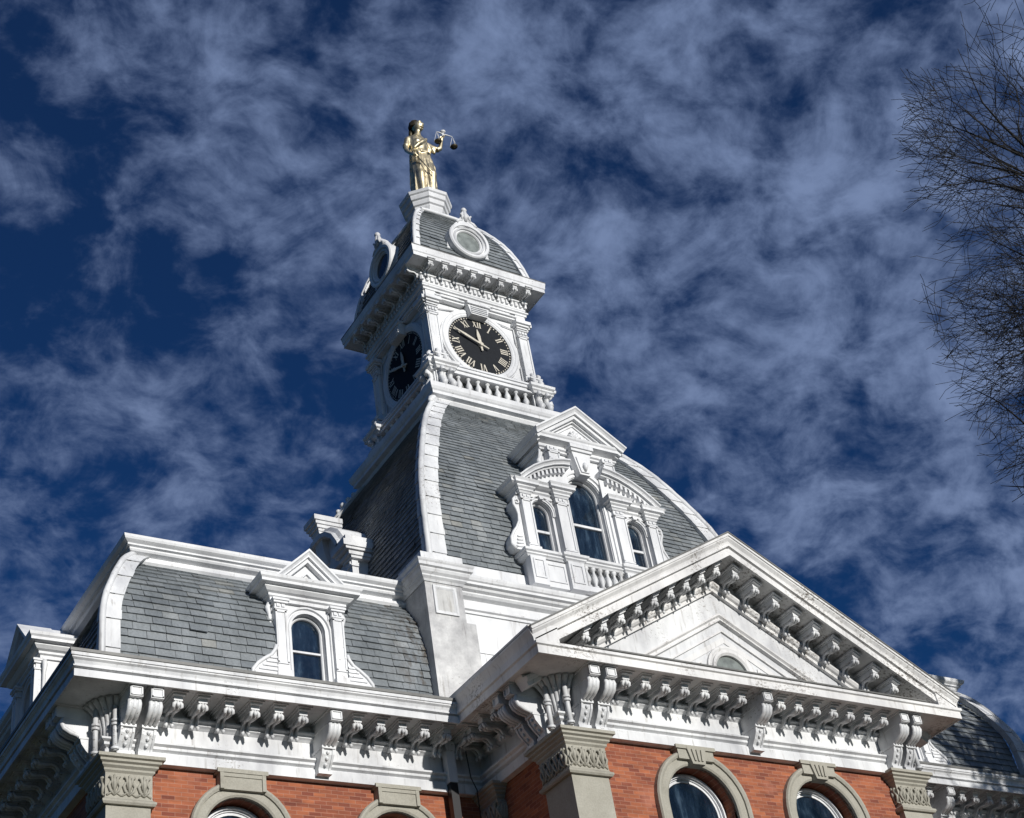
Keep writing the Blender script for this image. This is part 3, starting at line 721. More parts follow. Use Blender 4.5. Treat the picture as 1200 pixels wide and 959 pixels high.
    sl_.build('sill', WHITE, root)
    br_ = M(T); br_.box(-.54, .54, .02, .16, 15.92, 16.04); br_.build('balustrade_base', WHITE, root)
    for k in range(6): BAL.at((-.43+.172*k, -.10, 16.04), 0, root, (1.1, 1.1, 1.22))
    # keystone and gable
    k = M(T); k.prism([(-.13, 18.82), (.13, 18.82), (.24, 19.40), (-.24, 19.40)], 0, .20)
    k.prism([(-.10, 18.87), (.10, 18.87), (.17, 19.25), (-.17, 19.25)], .20, .23)
    k.box(-.27, .27, 0, .24, 19.40, 19.47); k.box(-.30, .30, 0, .27, 19.47, 19.56)
    k.tube([(0, .24, 18.9), (0, .26, 19.0), (0, .24, 19.1)], [.03, .06, .03], 8)
    k.build('keystone', WHITE, root)
    e = M(T); e.sweep_plan([(-.92, 2.2), (-.92, -.02), (.92, -.02), (.92, 2.2)], [(-.05, 19.38), (.05, 19.38), (.05, 19.42), (.09, 19.44), (.09, 19.48), (.04, 19.50), (.04, 19.56), (.12, 19.58), (.21, 19.60), (.21, 19.66), (.235, 19.69), (.25, 19.73), (-.05, 19.76)])
    e.build('gable_cornice', WHITE, root)
    aa, hx, s2 = 20.56, 1.19, .70
    gb = M(T); gb.sweep_wall([(-hx, aa-s2*hx), (0, aa), (hx, aa-s2*hx)], [(0, -1.9), (0, .36), (.035, .36), (.055, .33), (.09, .30), (.12, .29), (.14, .29), (.14, .24), (.21, .23), (.21, .15), (.25, .15), (.25, -1.9)])
    gb.prism([(-hx+.1, aa-s2*hx-.02), (hx-.1, aa-s2*hx-.02), (0, aa-.1)], -2.2, .08)
    gb.sweep_wall([(-.60, 19.80), (0, 20.21), (.60, 19.80)], [(0, .06), (0, .11), (.03, .11), (.03, .06)], closed=True)
    for kk in range(5):
        a = PI*.1+kk*PI*.2; gb.tube([(0, .09, 19.84), (.10*math.cos(a), .12, 19.86+.10*math.sin(a)), (.17*math.cos(a), .10, 19.86+.17*math.sin(a))], [.02, .035, .03], 6)
    gb.build('gable', WHITE, root)
    # little volutes beside the upper stage
    v = M(T)
    for sx in (-1, 1): v.tube([(sx*.98, .02, 18.98), (sx*1.03, .02, 19.05), (sx*.99, .02, 19.14), (sx*.96, .02, 19.3), (sx*.95, .02, 19.4)], [.06, .07, .05, .03, .03], 6)
    v.build('scroll', WHITE, root)
    return root
td = tower_dormer(); td.location = (0, -4.05, 0)

# ---- smaller hooded dormer on the left face of the tower
T = left(-.25, -4.08); m = M(T)
m.box(-1.15, 1.15, -1.2, 0, 15.9, 17.85)
for sx in (-1, 1):
    a, b2 = sorted((sx*.95, sx*1.2)); m.box(a, b2, 0, .14, 16.2, 17.62); m.box(a-.03, b2+.03, 0, .17, 17.45, 17.49)
    for s in (-1, 1): m.box((a+b2)/2+s*.05-.03, (a+b2)/2+s*.05+.03, .14, .165, 17.52, 17.58)
sd = m.build('tower_side_dormer', TRIM, house)
for sx in (-1, 1):
    e = M(T); a, b2 = sorted((sx*.90, sx*1.25))
    e.box(a-.02, b2+.02, -.5, .18, 17.62, 17.68); e.box(a-.05, b2+.05, -.5, .24, 17.68, 17.76); e.box(a-.09, b2+.09, -.5, .32, 17.78, 17.84); e.box(a-.12, b2+.12, -.5, .38, 17.84, 17.98)
    e.box(a-.06, b2+.06, -.5, .30, 17.98, 18.12)
    e.build('flank_cornice', TRIM, sd)
k = M(T)
arc = [(1.02, 17.9), (.92, 18.2), (.72, 18.5), (.45, 18.72), (.2, 18.82)]
pth = arc+[(-x, z) for x, z in reversed(arc)]
k.sweep_wall(pth, [(-.10, -.9), (-.10, .30), (0, .30), (.03, .22), (.12, .18), (.12, -.9)])
k.prism([(x, z) for x, z in pth], -.9, .08)
k.tube([(-.62, .30, 18.55), (-.75, .36, 18.42), (-.78, .38, 18.28), (-.70, .38, 18.18), (-.60, .36, 18.25), (-.62, .34, 18.36)], [.05, .06, .07, .06, .05, .04], 8)
k.build('arched_hood', TRIM, sd)
k = M(T); k.prism_u([(0, 18.1), (.12, 18.15), (.2, 18.4), (.24, 18.75), (.30, 18.95), (-.9, 18.95), (-.9, 18.1)], -.16, .16)
for q, (w, z0, z1) in enumerate(((.18, 18.92, 18.99), (.21, 18.99, 19.07), (.24, 19.07, 19.15), (.27, 19.15, 19.27))): k.box(-w, w, -.25, .30+.04*q, z0, z1)
k.build('keystone', TRIM, sd)
gl = M(T); gl.face([(a, .004, b2) for a, b2 in arch(.5, 17.3, 16.2)]); gl.build('glass', GLASS, sd)

# ================================================================== CLOCK STAGE
bc = M(); bc.sweep_plan(sq(1.70), [(-.1, 21.80), (.02, 21.80), (.06, 21.86), (.06, 21.93), (.12, 21.96), (.12, 21.99), (.18, 22.03), (.22, 22.10), (.22, 22.13), (.33, 22.16), (.33, 22.24), (.36, 22.27), (.39, 22.33), (.40, 22.42), (.40, 22.45), (-.1, 22.47)], closed=True)
bcor = bc.build('balcony_cornice', WHITE, house)
for T in (front(0, -1.84), left(0, -1.84)):
    bz = M(T)
    bz.prism([( .17*math.cos(a)+.0, 21.80+.07*math.sin(a)) for a in [k*PI/6 for k in range(12)]], -.1, .07)
    bz.prism([( .11*math.cos(a)+.0, 21.80+.045*math.sin(a)) for a in [k*PI/6 for k in range(12)]], .07, .09)
    bz.build('boss', WHITE, bcor)
cs = M(); W = 1.36; cs.sweep_plan(sq(W-.02), [(-.6, 22.4), (0, 22.4), (0, 26.4), (-.6, 26.4)], closed=True)
cstage = cs.build('clock_stage', WHITE, house)
def shy(F): return lambda u, d, z: F(u*.9965, d*.985, z+.0015)
for T, rz in ((front(0, -W), FR), (shy(left(0, -W)), LF), (shy(right(0, W)), RT), (back(0, W), PI)):
    for sx in (-1, 1):
        p = M(T); a, b2 = sorted((sx*1.17, sx*(W+.10)))
        p.box(a, b2, -.02, .10, 23.3, 25.55)
        for q in ((a, a+.04), (b2-.04, b2)): p.box(q[0], q[1], .10, .125, 24.0, 25.25)
        p.box(a, b2, .10, .125, 25.22, 25.27); p.box(a-.02, b2+.02, -.02, .13, 25.29, 25.32)
        for s in (-1, 0, 1): p.box((a+b2)/2+s*.085-.03, (a+b2)/2+s*.085+.03, .10, .14, 25.36, 25.43)
        p.box(a-.02, b2+.02, -.02, .14, 25.47, 25.50)
        p.build('pilaster', WHITE, cstage)
        # impost with its little cornice
        c_ = M(T); c_.box(a-.03, b2+.0, -.02, .16, 25.52, 25.56); c_.box(a-.05, b2+.03, -.02, .20, 25.58, 25.64); c_.box(a-.08, b2+.08, -.02, .25, 25.64, 25.74)
        c_.box(a, b2, -.02, .14, 25.74, 25.98)
        c_.build('impost', WHITE, cstage)
        # spandrel frame
        s_ = M(T); pts = [(sx*1.12, 24.95), (sx*1.12, 25.55), (sx*.62, 25.62)]
        s_.tube([(x, .02, z) for x, z in pts], .02, 6); s_.tube([(sx*1.12, .02, 24.3), (sx*1.12, .02, 23.85), (sx*.85, .02, 23.85)], .02, 6)
        s_.build('spandrel_moulding', WHITE, cstage)
        # console with pedestal
        cn = M(T); a, b2 = sorted((sx*1.12, sx*1.60))
        cn.box(a, b2, -.02, .42, 22.46, 22.70)
        cn.box(a+.02, b2-.02, -.02, .26, 22.70, 23.30)
        for q in (-1, 1):
            uc_ = (a+b2)/2+q*.12
            cn.tube([(uc_, d, z) for d, z in ((.36, 22.72), (.40, 22.84), (.34, 22.97), (.29, 23.07), (.32, 23.18), (.40, 23.24), (.42, 23.16))], [.07, .09, .075, .065, .07, .08, .06], 8)
        cn.sweep_plan([(a+.04, .0), (a+.04, -.30), (b2-.04, -.30), (b2-.04, .0)], [(-.2, 23.28), (.04, 23.28), (.07, 23.33), (.10, 23.35), (.10, 23.40), (.15, 23.43), (.16, 23.50), (-.2, 23.52)])
        a, b2 = sorted((sx*1.20, sx*1.50)); cn.box(a, b2, -.02, .26, 23.5, 23.78)
        for q in (-1, 1): cn.tube([((a+b2)/2+q*.09, d, z) for d, z in ((.24, 23.55), (.30, 23.64), (.27, 23.74), (.22, 23.80), (.25, 23.90), (.20, 23.98))], [.05, .07, .06, .05, .055, .04], 8)
        cn.box(a-.03, b2+.03, -.02, .28, 23.80, 23.84)
        cn.build('console', TRIM, cstage)
    # balustrade
    b_ = M(T); b_.box(-1.12, 1.12, -.02, .30, 23.28, 23.33); b_.box(-1.12, 1.12, -.02, .26, 23.33, 23.42); b_.box(-1.12, 1.12, -.02, .30, 23.42, 23.47); b_.box(-1.12, 1.12, -.02, .22, 23.47, 23.58); b_.box(-1.12, 1.12, -.02, .25, 23.58, 23.63)
    bal = b_.build('balustrade', WHITE, cstage)
    bb = M(T); bb.box(-1.12, 1.12, -.02, .04, 22.6, 23.4); bb.build('shade_backing', ZINC, bal)  # dark sheet, its colour stands in for the deep shade behind the balusters
    for k in range(8):
        u = -.94+.27*k; x, y, z = T(u, .19, 22.84); BAL.at((x, y, z), 0, bal, (1.3, 1.3, 1.14))
    b3 = M(T); b3.box(-1.12, 1.12, -.02, .28, 22.46, 22.84); b3.build('base_rail', WHITE, bal)
    # clock arch
    a_ = M(T); cz = 24.67
    a_.ring(0, cz, [(.90, -.02), (.90, .03), (.94, .055), (.98, .055), (1.0, .07), (1.07, .07), (1.10, .04), (1.12, .04), (1.12, -.02)], 56)
    a_.build('clock_surround', WHITE, cstage)
    k = M(T); k.prism([(-.24, 25.50), (.24, 25.50), (.31, 25.80), (-.31, 25.80)], -.02, .22); k.box(-.34, .34, -.02, .27, 25.80, 25.85); k.box(-.30, .30, -.02, .24, 25.86, 25.90)
    for q in range(4): k.box(-.24, .24, .21, .245, 25.54+.06*q, 25.565+.06*q)
    k.box(-1.2, 1.2, -.02, .12, 25.80, 25.86); k.box(-1.2, -.36, -.02, .17, 25.86, 25.90); k.box(.36, 1.2, -.02, .17, 25.86, 25.90)
    for sx in (-1, 1): k.prism([(sx*.75+.30*math.cos(a), 25.98+.06*math.sin(a)) for a in [j*PI/6 for j in range(12)]], 0, .13)
    k.build('keystone', WHITE, cstage)
    # clock
    d_ = M(T); d_.disc(0, cz, .905, .012, 64); clock = d_.build('clock', BLACK, cstage, recalc=False)
    n_ = M(T)
    for j in range(60):
        a = j*PI/30; n_.disc(.86*math.sin(a), cz+.86*math.cos(a), .020 if j % 5 else .026, .016, 6)
    n_.build('minute_dots', CREAM, clock, recalc=False)
    rom = {1: 'I', 2: 'II', 3: 'III', 4: 'IIII', 5: 'V', 6: 'VI', 7: 'VII', 8: 'VIII', 9: 'IX', 10: 'X', 11: 'XI', 12: 'XII'}
    wd_ = {'I': .062, 'V': .13, 'X': .13}
    for hnum, txt in rom.items():
        ang = hnum*PI/6; nm = M(T)
        tot = sum(wd_[c_] for c_ in txt); x = -tot/2
        def P(px, py):
            rr = .70+py*1.0; return (rr*math.sin(ang)+px*math.cos(ang), .018, cz+rr*math.cos(ang)-px*math.sin(ang))
        def bar(x0, y0, x1, y1, w): nm.face([P(x0-w/2, y0), P(x0+w/2, y0), P(x1+w/2, y1), P(x1-w/2, y1)])
        H = .105
        for ch in txt:
            w = wd_[ch]; c0 = x+w/2
            if ch == 'I': bar(c0, -H, c0, H, .030); bar(c0, H-.012, c0, H, .052); bar(c0, -H, c0, -H+.012, .052)
            if ch == 'V': bar(c0-.045, H, c0+.0, -H, .034); bar(c0+.045, H, c0+.005, -H, .016)
            if ch == 'X': bar(c0-.045, H, c0+.045, -H, .034); bar(c0+.045, H, c0-.045, -H, .016)
            x += w
        for q, f in enumerate(nm.f): pass
        nm.v = [ (p[0], p[1], p[2]) for p in nm.v ]
        # lift successive strokes by a hair so that crossings never share a plane
        T2 = T(0, 1, 0); T1 = T(0, 0, 0); nx, ny = T2[0]-T1[0], T2[1]-T1[1]
        for q in range(len(nm.f)):
            for vi in nm.f[q]: nm.v[vi] = (nm.v[vi][0]+nx*.0006*q, nm.v[vi][1]+ny*.0006*q, nm.v[vi][2])
        nm.build('numeral', CREAM, clock, recalc=False)
    def hand(ang, L, tail, w, d, name):
        hm = M(T)
        def Q(px, py): return (py*math.sin(ang)+px*math.cos(ang), cz+py*math.cos(ang)-px*math.sin(ang))
        hm.prism([Q(-w*.45, -tail), Q(w*.45, -tail), Q(w*.6, 0), Q(w, L*.55), Q(w*.35, L*.9), Q(0, L), Q(-w*.35, L*.9), Q(-w, L*.55), Q(-w*.6, 0)], d, d+.022)
        hm.build(name, CREAM, clock)
    hand(2*PI*(49/60), .84, .22, .036, .075, 'minute_hand')
    hand(2*PI*(11.82/12), .50, .18, .052, .045, 'hour_hand')
    hb = M(T); hb.prism([(.05*math.cos(a), cz+.05*math.sin(a)) for a in [j*PI/6 for j in range(12)]], .01, .11); hb.build('hand_boss', CREAM, clock)

cc = M()
cc.sweep_plan(sq(W), [(-.1, 25.98), (.16, 25.98), (.16, 26.04), (.20, 26.06), (.20, 26.10), (.14, 26.12), (.14, 26.16), (.16, 26.18), (.16, 26.38), (.22, 26.40), (.22, 26.44), (.14, 26.46), (.14, 26.64), (.56, 26.64), (.56, 26.61), (.58, 26.61), (.58, 26.72), (.60, 26.74), (.60, 26.77), (.605, 26.82), (.615, 26.87), (.62, 26.92), (-.1, 26.96)], closed=True)
ccor = cc.build('clock_cornice', WHITE, house)
dm = M(); dm.box(-.035, .035, .15, .215, 0, .13); DEN = Stamp(dm, 'dentil', WHITE)
for k in range(23):
    u = -1.52+.1375*k; DEN.at((u, -W, 26.24), FR, ccor); DEN.at((-W, -u, 26.24), LF, ccor)
for k in range(8):
    u = -1.435+.41*k
    MOD.at((u, -W-.14, 26.64), FR, ccor, (.9, .72, .9)); MOD.at((-W-.14, -u, 26.64), LF, ccor, (.9, .72, .9))
gr = M(); gr.sweep_plan(sq(W), [(.1, 26.925), (.625, 26.925), (.625, 26.95), (.1, 27.0)], closed=True); gr.build('drip_edge', ZINC, ccor)

# ---- domed cupola roof
dhip = smooth_curve([(1.70, 26.9), (1.65, 27.4), (1.53, 28.0), (1.36, 28.56), (1.14, 29.05), (.93, 29.42), (.70, 29.78), (.50, 30.02), (.42, 30.10)], 2)
dsl = [(h-.05, z) for h, z in dhip]
di = M(LOC); di.grid([[(-(h-.04), h-.04, z), (h-.04, h-.04, z), (h-.04, -(h-.04), z), (-(h-.04), -(h-.04), z)] for h, z in dsl], closed_u=True, cap=True)
droof = di.build('cupola_roof', ZINC, house)
ds = M()
for T in (front(0, 0), left(0, 0), right(0, 0), back(0, 0)): slates(ds, dsl, T, lambda h: h-.04, .165, .26)
ds.build('slates', SLATE, droof)
for sx, sy in ((-1, -1), (1, -1), (-1, 1), (1, 1)): dh = M(); hip(dh, sx, sy, dhip, 0, .13, .02, .05, .35); dh.build('hip_trim', WHITE, droof)
for T in (front(0, 0), left(0, 0), right(0, 0), back(0, 0)):
    dh = M(T); dh.tube([(-.72, .78, 29.74), (-.4, .68, 29.88), (0, .64, 29.93), (.4, .68, 29.88), (.72, .78, 29.74)], .055, 8)
    dh.build('top_moulding', WHITE, droof)
for T in (front(0, -1.74), left(0, -1.74), right(0, 1.74)):
    cz = 27.98; r = M(T)
    r.ring(0, cz, [(.34, -.9), (.34, -.10), (.36, -.07), (.395, -.07), (.40, -.03), (.43, -.01), (.455, -.03), (.46, -.06), (.49, -.06), (.50, .0), (.57, .01), (.60, -.02), (.60, -.9)], 48, smooth=False)
    r.prism([(-.60, 27.9), (-.64, 27.5), (-.78, 27.30), (-.86, 27.18), (.86, 27.18), (.78, 27.30), (.64, 27.5), (.60, 27.9)], -.5, -.17)
    rd = r.build('round_dormer', WHITE, house)
    gl = M(T); gl.disc(0, cz, .35, -.115, 40); gl.build('glass', GLASSDUSK if T(0, 1, 0)[1] < -2 else GLASS, rd, recalc=False)
    fn = M(T)
    for sx in (-1, 1):
        fn.tube([(sx*.30, -.05, 28.56), (sx*.22, -.05, 28.66), (sx*.12, -.05, 28.70), (sx*.08, -.05, 28.92), (sx*.02, -.05, 29.05)], [.05, .05, .045, .05, .03], 8)
        fn.tube([(sx*.13, -.03, 28.70), (sx*.10, .0, 28.82), (sx*.16, .0, 28.88)], [.03, .04, .03], 6)
    fn.tube([(0, -.04, 28.68), (0, -.02, 28.85), (0, -.03, 29.02)], [.05, .07, .05], 8)
    fn.prism([(-.56, 28.18), (-.40, 28.44), (-.22, 28.66), (-.09, 28.90), (0, 29.02), (.09, 28.90), (.22, 28.66), (.40, 28.44), (.56, 28.18), (.35, 28.35), (0, 28.48), (-.35, 28.35)], -.30, -.035)
    fn.lathe(0, -.05, [(0, 29.0), (.06, 29.03), (.085, 29.09), (.06, 29.15), (0, 29.18)], 10)
    fn.build('finial', WHITE, rd)

# ---- octagonal pedestal
pdm = M(LOC); rot = PI/8; o8 = lambda prof: pdm.lathe(0, 0, prof, 8, False, rot)
o8([(.50, 29.6), (.44, 29.95), (.42, 30.04), (.44, 30.12), (.50, 30.22), (.55, 30.34), (.55, 30.40), (.60, 30.43), (.62, 30.53), (.62, 30.57), (.67, 30.60), (.69, 30.70), (.69, 30.74), (.73, 30.77), (.75, 30.86), (.55, 30.88)])
pdm.build('statue_pedestal', WHITE, house)

# ---- downspout in the re-entrant corner
ds1 = M(LOC); ds1.box(-4.62, -4.46, 4.56, 4.70, 11.30, 12.02, 0.0)
ds1.prism([(-4.66, 12.02), (-4.42, 12.02), (-4.46, 11.85), (-4.62, 11.85)], 4.54, 4.72)
dsp = ds1.build('downspout', WHITE, house)
d2 = M(LOC); d2.box(-4.61, -4.47, 4.57, 4.69, .2, 11.295); d2.build('lower_pipe', PIPEDARK, dsp)
cb_ = M(LOC); cb_.tube([(-4.25, 4.70, 12.05), (-4.24, 4.72, 11.7), (-4.22, 4.72, 11.4), (-4.12, 4.70, 11.2), (-4.10, 4.66, 10.2)], .010, 6)
cb_.build('cable', PIPEDARK, dsp)

# ================================================================== STATUE
st = tag(empty('statue', (.04, 0, 30.86)), 'gilded robed woman holding scales out and a lowered sword, standing on the tower top', 'statue')
def statue_body():
    m = M(lambda x, y, z: (x, y, z))
    # robe: rings (z, cx, cy, rx, ry, fold depth)
    R_ = [(.0, .0, .02, .31, .28, .10), (.35, .0, .02, .30, .27, .10), (.9, .01, .01, .305, .27, .10), (1.35, .04, -.02, .335, .27, .08), (1.75, .06, -.01, .345, .26, .05),
          (2.05, .05, .01, .32, .25, .025), (2.28, .03, .01, .265, .21, .012), (2.5, .03, -.01, .29, .23, .015), (2.7, .03, .0, .31, .215, .012), (2.86, .05, .02, .27, .17, .004), (2.96, .06, .02, .17, .13, 0), (3.05, .07, 0, .10, .10, 0)]
    rows = []
    n = 64
    zs_ = [i*3.05/60 for i in range(61)]
    def lerp(z):
        for a, b2 in zip(R_, R_[1:]):
            if a[0] <= z <= b2[0]:
                t = (z-a[0])/(b2[0]-a[0]); t = t*t*(3-2*t); return [a[i]+(b2[i]-a[i])*t for i in range(6)]
        return R_[-1]
    for z in zs_:
        _, cx, cy, rx, ry, fd = lerp(z); row = []
        for k in range(n):
            a = 2*PI*k/n; f = 1+fd*(2.0*math.sin(9*a+z*1.3+math.sin(z*2))+1.1*math.sin(15*a-z*2.1))
            row.append((cx+rx*f*math.cos(a), cy+ry*f*math.sin(a), z))
        rows.append(row)
    m.grid(rows, closed_u=True, cap=True, smooth=True)
    # legs pressing through, knee forward
    m.tube([(.18, -.12, 1.65), (.19, -.25, 1.15), (.16, -.22, .7), (.15, -.19, .1)], [.15, .13, .10, .09], 12)
    m.tube([(-.14, -.10, 1.6), (-.15, -.18, 1.1), (-.16, -.16, .2)], [.15, .13, .10], 12)
    for x in (.2, -.15): m.tube([(x, -.20, .06), (x, -.38, .05), (x+.01, -.46, .04)], [.08, .07, .04], 8)
    # chest
    for x in (-.07, .13): m.lathe(x, -.13, [(0, 2.43), (.08, 2.46), (.115, 2.55), (.09, 2.64), (0, 2.68)], 12)
    # neck, head
    m.tube([(.06, 0, 2.9), (.08, -.01, 3.12), (.09, -.02, 3.22)], [.12, .095, .095], 12)
    hd = []
    for i in range(15):
        t = i/14; z = 3.13+t*.50; e = math.sin(PI*min(max(t, .02), .98))**.6
        wx = .165*e*(1 if t > .45 else .72+.28*t/.45); wy = .20*e*(1 if t > .4 else .82+.18*t/.4)
        ca, sa = math.cos(.32), math.sin(.32)
        hd.append([(.10+(wx*math.cos(a)*ca-wy*math.sin(a)*sa), -.03+(wx*math.cos(a)*sa+wy*math.sin(a)*ca), z) for a in [2*PI*k/20 for k in range(20)]])
    m.grid(hd, closed_u=True, cap=True, smooth=True)
    fx, fy = math.sin(.32), -math.cos(.32)       # face direction
    rx_, ry_ = math.cos(.32), math.sin(.32)
    def hp3(r_, f_, z): return (.10+rx_*r_+fx*f_, -.03+ry_*r_+fy*f_, z)
    m.tube([hp3(0, .175, 3.44), hp3(0, .20, 3.37), hp3(0, .208, 3.345), hp3(0, .17, 3.33)], [.015, .022, .028, .015], 8)     # nose
    m.tube([hp3(-.05, .172, 3.265), hp3(0, .188, 3.262), hp3(.05, .172, 3.265)], [.014, .022, .014], 8)
    m.tube([hp3(0, .15, 3.21), hp3(0, .155, 3.185), hp3(0, .12, 3.16)], [.03, .04, .03], 8)
    for s in (-1, 1):
        m.tube([hp3(s*.03, .185, 3.455), hp3(s*.08, .18, 3.465), hp3(s*.125, .13, 3.445)], [.014, .02, .014], 6)   # brow
        m.tube([hp3(s*.045, .17, 3.41), hp3(s*.09, .16, 3.41)], [.018, .018], 6)
    # right arm (viewer's left) hanging, hand on the sword hilt
    m.tube([(-.19, .02, 2.82), (-.28, .02, 2.70), (-.35, .01, 2.48), (-.39, .0, 2.28)], [.085, .10, .085, .07], 12)
    m.tube([(-.31, .01, 2.52), (-.37, .02, 2.40), (-.38, .02, 2.30)], [.085, .10, .085], 12)      # short sleeve
    m.tube([(-.39, .0, 2.30), (-.42, -.05, 2.12), (-.41, -.15, 1.93), (-.38, -.24, 1.80)], [.07, .066, .053, .045], 12)
    m.tube([(-.38, -.24, 1.80), (-.36, -.30, 1.73), (-.34, -.33, 1.68)], [.055, .065, .05], 10)
    for q in range(4): m.tube([(-.38+.02*q, -.30, 1.72-.015*q), (-.35+.02*q, -.37, 1.70-.015*q), (-.33+.02*q, -.36, 1.65-.015*q)], .019, 6)
    m.tube([(-.36, -.26, 1.76), (-.31, -.29, 1.75), (-.29, -.33, 1.72)], .02, 6)
    # left arm: upper arm out in a sleeve, forearm raised with the balance
    m.tube([(.26, .02, 2.80), (.36, .0, 2.70), (.47, -.06, 2.58), (.58, -.12, 2.52)], [.085, .105, .10, .085], 12)
    m.tube([(.30, .0, 2.66), (.34, -.02, 2.48), (.34, -.02, 2.28), (.32, .0, 2.10)], [.10, .09, .07, .04], 10)
    m.tube([(.46, -.06, 2.52), (.50, -.08, 2.42), (.50, -.08, 2.34)], [.10, .07, .03], 10)
    m.tube([(.58, -.12, 2.50), (.68, -.15, 2.58), (.72, -.18, 2.74), (.74, -.20, 2.88)], [.085, .075, .055, .045], 12)
    m.tube([(.74, -.20, 2.88), (.75, -.21, 2.96), (.76, -.22, 3.01)], [.05, .062, .045], 10)
    for q in range(4): m.tube([(.73+.02*q, -.20-.025*q, 2.98), (.74+.02*q, -.25-.025*q, 3.04), (.76+.018*q, -.22-.02*q, 3.09)], .018, 6)
    m.tube([(.72, -.19, 2.95), (.69, -.23, 3.0), (.71, -.25, 3.05)], .02, 6)
    # sash from shoulder to hip and girdle folds
    m.tube([(.26, -.08, 2.86), (.20, -.20, 2.70), (.05, -.235, 2.52), (-.10, -.22, 2.36), (-.20, -.15, 2.24), (-.26, -.02, 2.16)], [.045, .055, .06, .06, .055, .045], 10)
    m.tube([(-.25, -.13, 2.12), (-.05, -.23, 2.08), (.16, -.23, 2.10), (.32, -.12, 2.18)], [.035, .045, .045, .035], 10)
    for k in range(7):
        x = -.24+.10*k; m.tube([(x*.8, -.22+abs(x-.05)*.3, 2.05), (x+.02, -.28+abs(x-.05)*.4, 1.6), (x*.9+.02, -.28+abs(x-.05)*.42, 1.0), (x*.85+.01, -.27+abs(x-.03)*.42, .3), (x*.85, -.28+abs(x-.03)*.42, .02)], [.02, .032, .032, .035, .042], 6)
    me_o = m.build('robed_figure', GOLD, st)
    md = me_o.modifiers.new('r', 'REMESH'); md.mode = 'VOXEL'; md.voxel_size = .016; md.use_smooth_shade = True
    md2 = me_o.modifiers.new('s', 'SMOOTH'); md2.iterations = 2; md2.factor = .5
    # hair, bound at the nape
    h = M(lambda x, y, z: (x, y, z)); rows = []
    for i in range(10):
        t = i/9; z = 3.36+t*.33; e = math.sqrt(max(.02, 1-(max(0, t-.25)/.78)**2)); row = []
        for k in range(24):
            a = 2*PI*k/24; w = 1+.05*math.sin(8*a+z*20)
            row.append((.085-fx*.075+.195*e*w*math.cos(a), -.03-fy*.075+.195*e*w*math.sin(a), z))
        rows.append(row)
    h.grid(rows, closed_u=True, cap=True, smooth=True)
    bx_, by_ = .10-fx*.20, -.03-fy*.20
    h.lathe(bx_, -by_*-1, [(0, 3.16), (.08, 3.19), (.11, 3.30), (.10, 3.42), (0, 3.47)], 12)
    h.tube([(bx_-.06, by_, 3.35), (bx_-.09, by_, 3.2), (bx_-.08, by_+.02, 3.02)], [.07, .06, .03], 8)
    h.build('hair', GOLDDARK, st)
statue_body()
SX, SZ = .07, -.09
sw = M(lambda x, y, z: (x, y, z)); 
a, b2 = Vector((-.40, -.32, 1.80)), Vector((.13, -.42, .98)); dirv = (b2-a).normalized()
sw.tube([tuple(a-dirv*.02), tuple(a+dirv*.18)], .025, 8); sw.tube([tuple(a+dirv*.2-Vector((.07, 0, .07))), tuple(a+dirv*.2+Vector((.07, 0, .07)))], .02, 8)
sw.tube([tuple(a+dirv*.2), tuple(b2-dirv*.1), tuple(b2)], [.028, .024, .004], 4); sw.build('sword', GOLD, st)
sc = M(lambda x, y, z: (x, y, z))
bl, bcn, br2 = Vector((.60, -.24, 3.21)), Vector((.81, -.24, 3.18)), Vector((1.13, -.24, 3.22))
sc.tube([tuple(bl), (.70, -.24, 3.21), tuple(bcn), (.97, -.24, 3.21), tuple(br2)], [.012, .02, .028, .02, .012], 8)
sc.tube([(.77, -.23, 2.99), (.80, -.235, 3.11), (.82, -.24, 3.26)], [.03, .035, .02], 8)
sc.lathe(.82, -.24, [(0, 3.24), (.06, 3.26), (.085, 3.30), (.03, 3.35), (0, 3.36)], 10)
scal = sc.build('scales', WHITE, st)
for P_, zp in ((bl, 2.76), (br2, 2.76)):
    c_ = M(lambda x, y, z: (x, y, z))
    for k in range(3):
        a = k*2*PI/3+.4; c_.tube([tuple(P_), (P_.x+.12*math.cos(a), P_.y+.12*math.sin(a), zp+.03)], .0075, 5)
    c_.build('chains', WHITE, scal)
    p_ = M(lambda x, y, z: (x, y, z)); p_.lathe(P_.x, P_.y, [(0, zp-.05), (.06, zp-.035), (.10, zp-.005), (.115, zp+.025), (.105, zp+.03), (.06, zp-.01), (0, zp-.02)], 16)
    p_.build('pan', GOLDDARK, scal)

st.scale = (1, 1, .968)
# ================================================================== GROUND
g_ = M(lambda x, y, z: (x, y, z)); g_.face([(-600, -600, 0), (600, -600, 0), (600, 600, 0), (-600, 600, 0)])
tag(g_.build('lawn', LAWN, recalc=False), kind='structure')
g_ = M(lambda x, y, z: (x, y, z)); g_.grid([[(-2.5, -7.4, z), (2.5, -7.4, z), (2.5, -60, z), (-2.5, -60, z)] for z in (-.1, .05)], closed_u=True, cap=True)
tag(g_.build('path', PAVE), kind='structure')

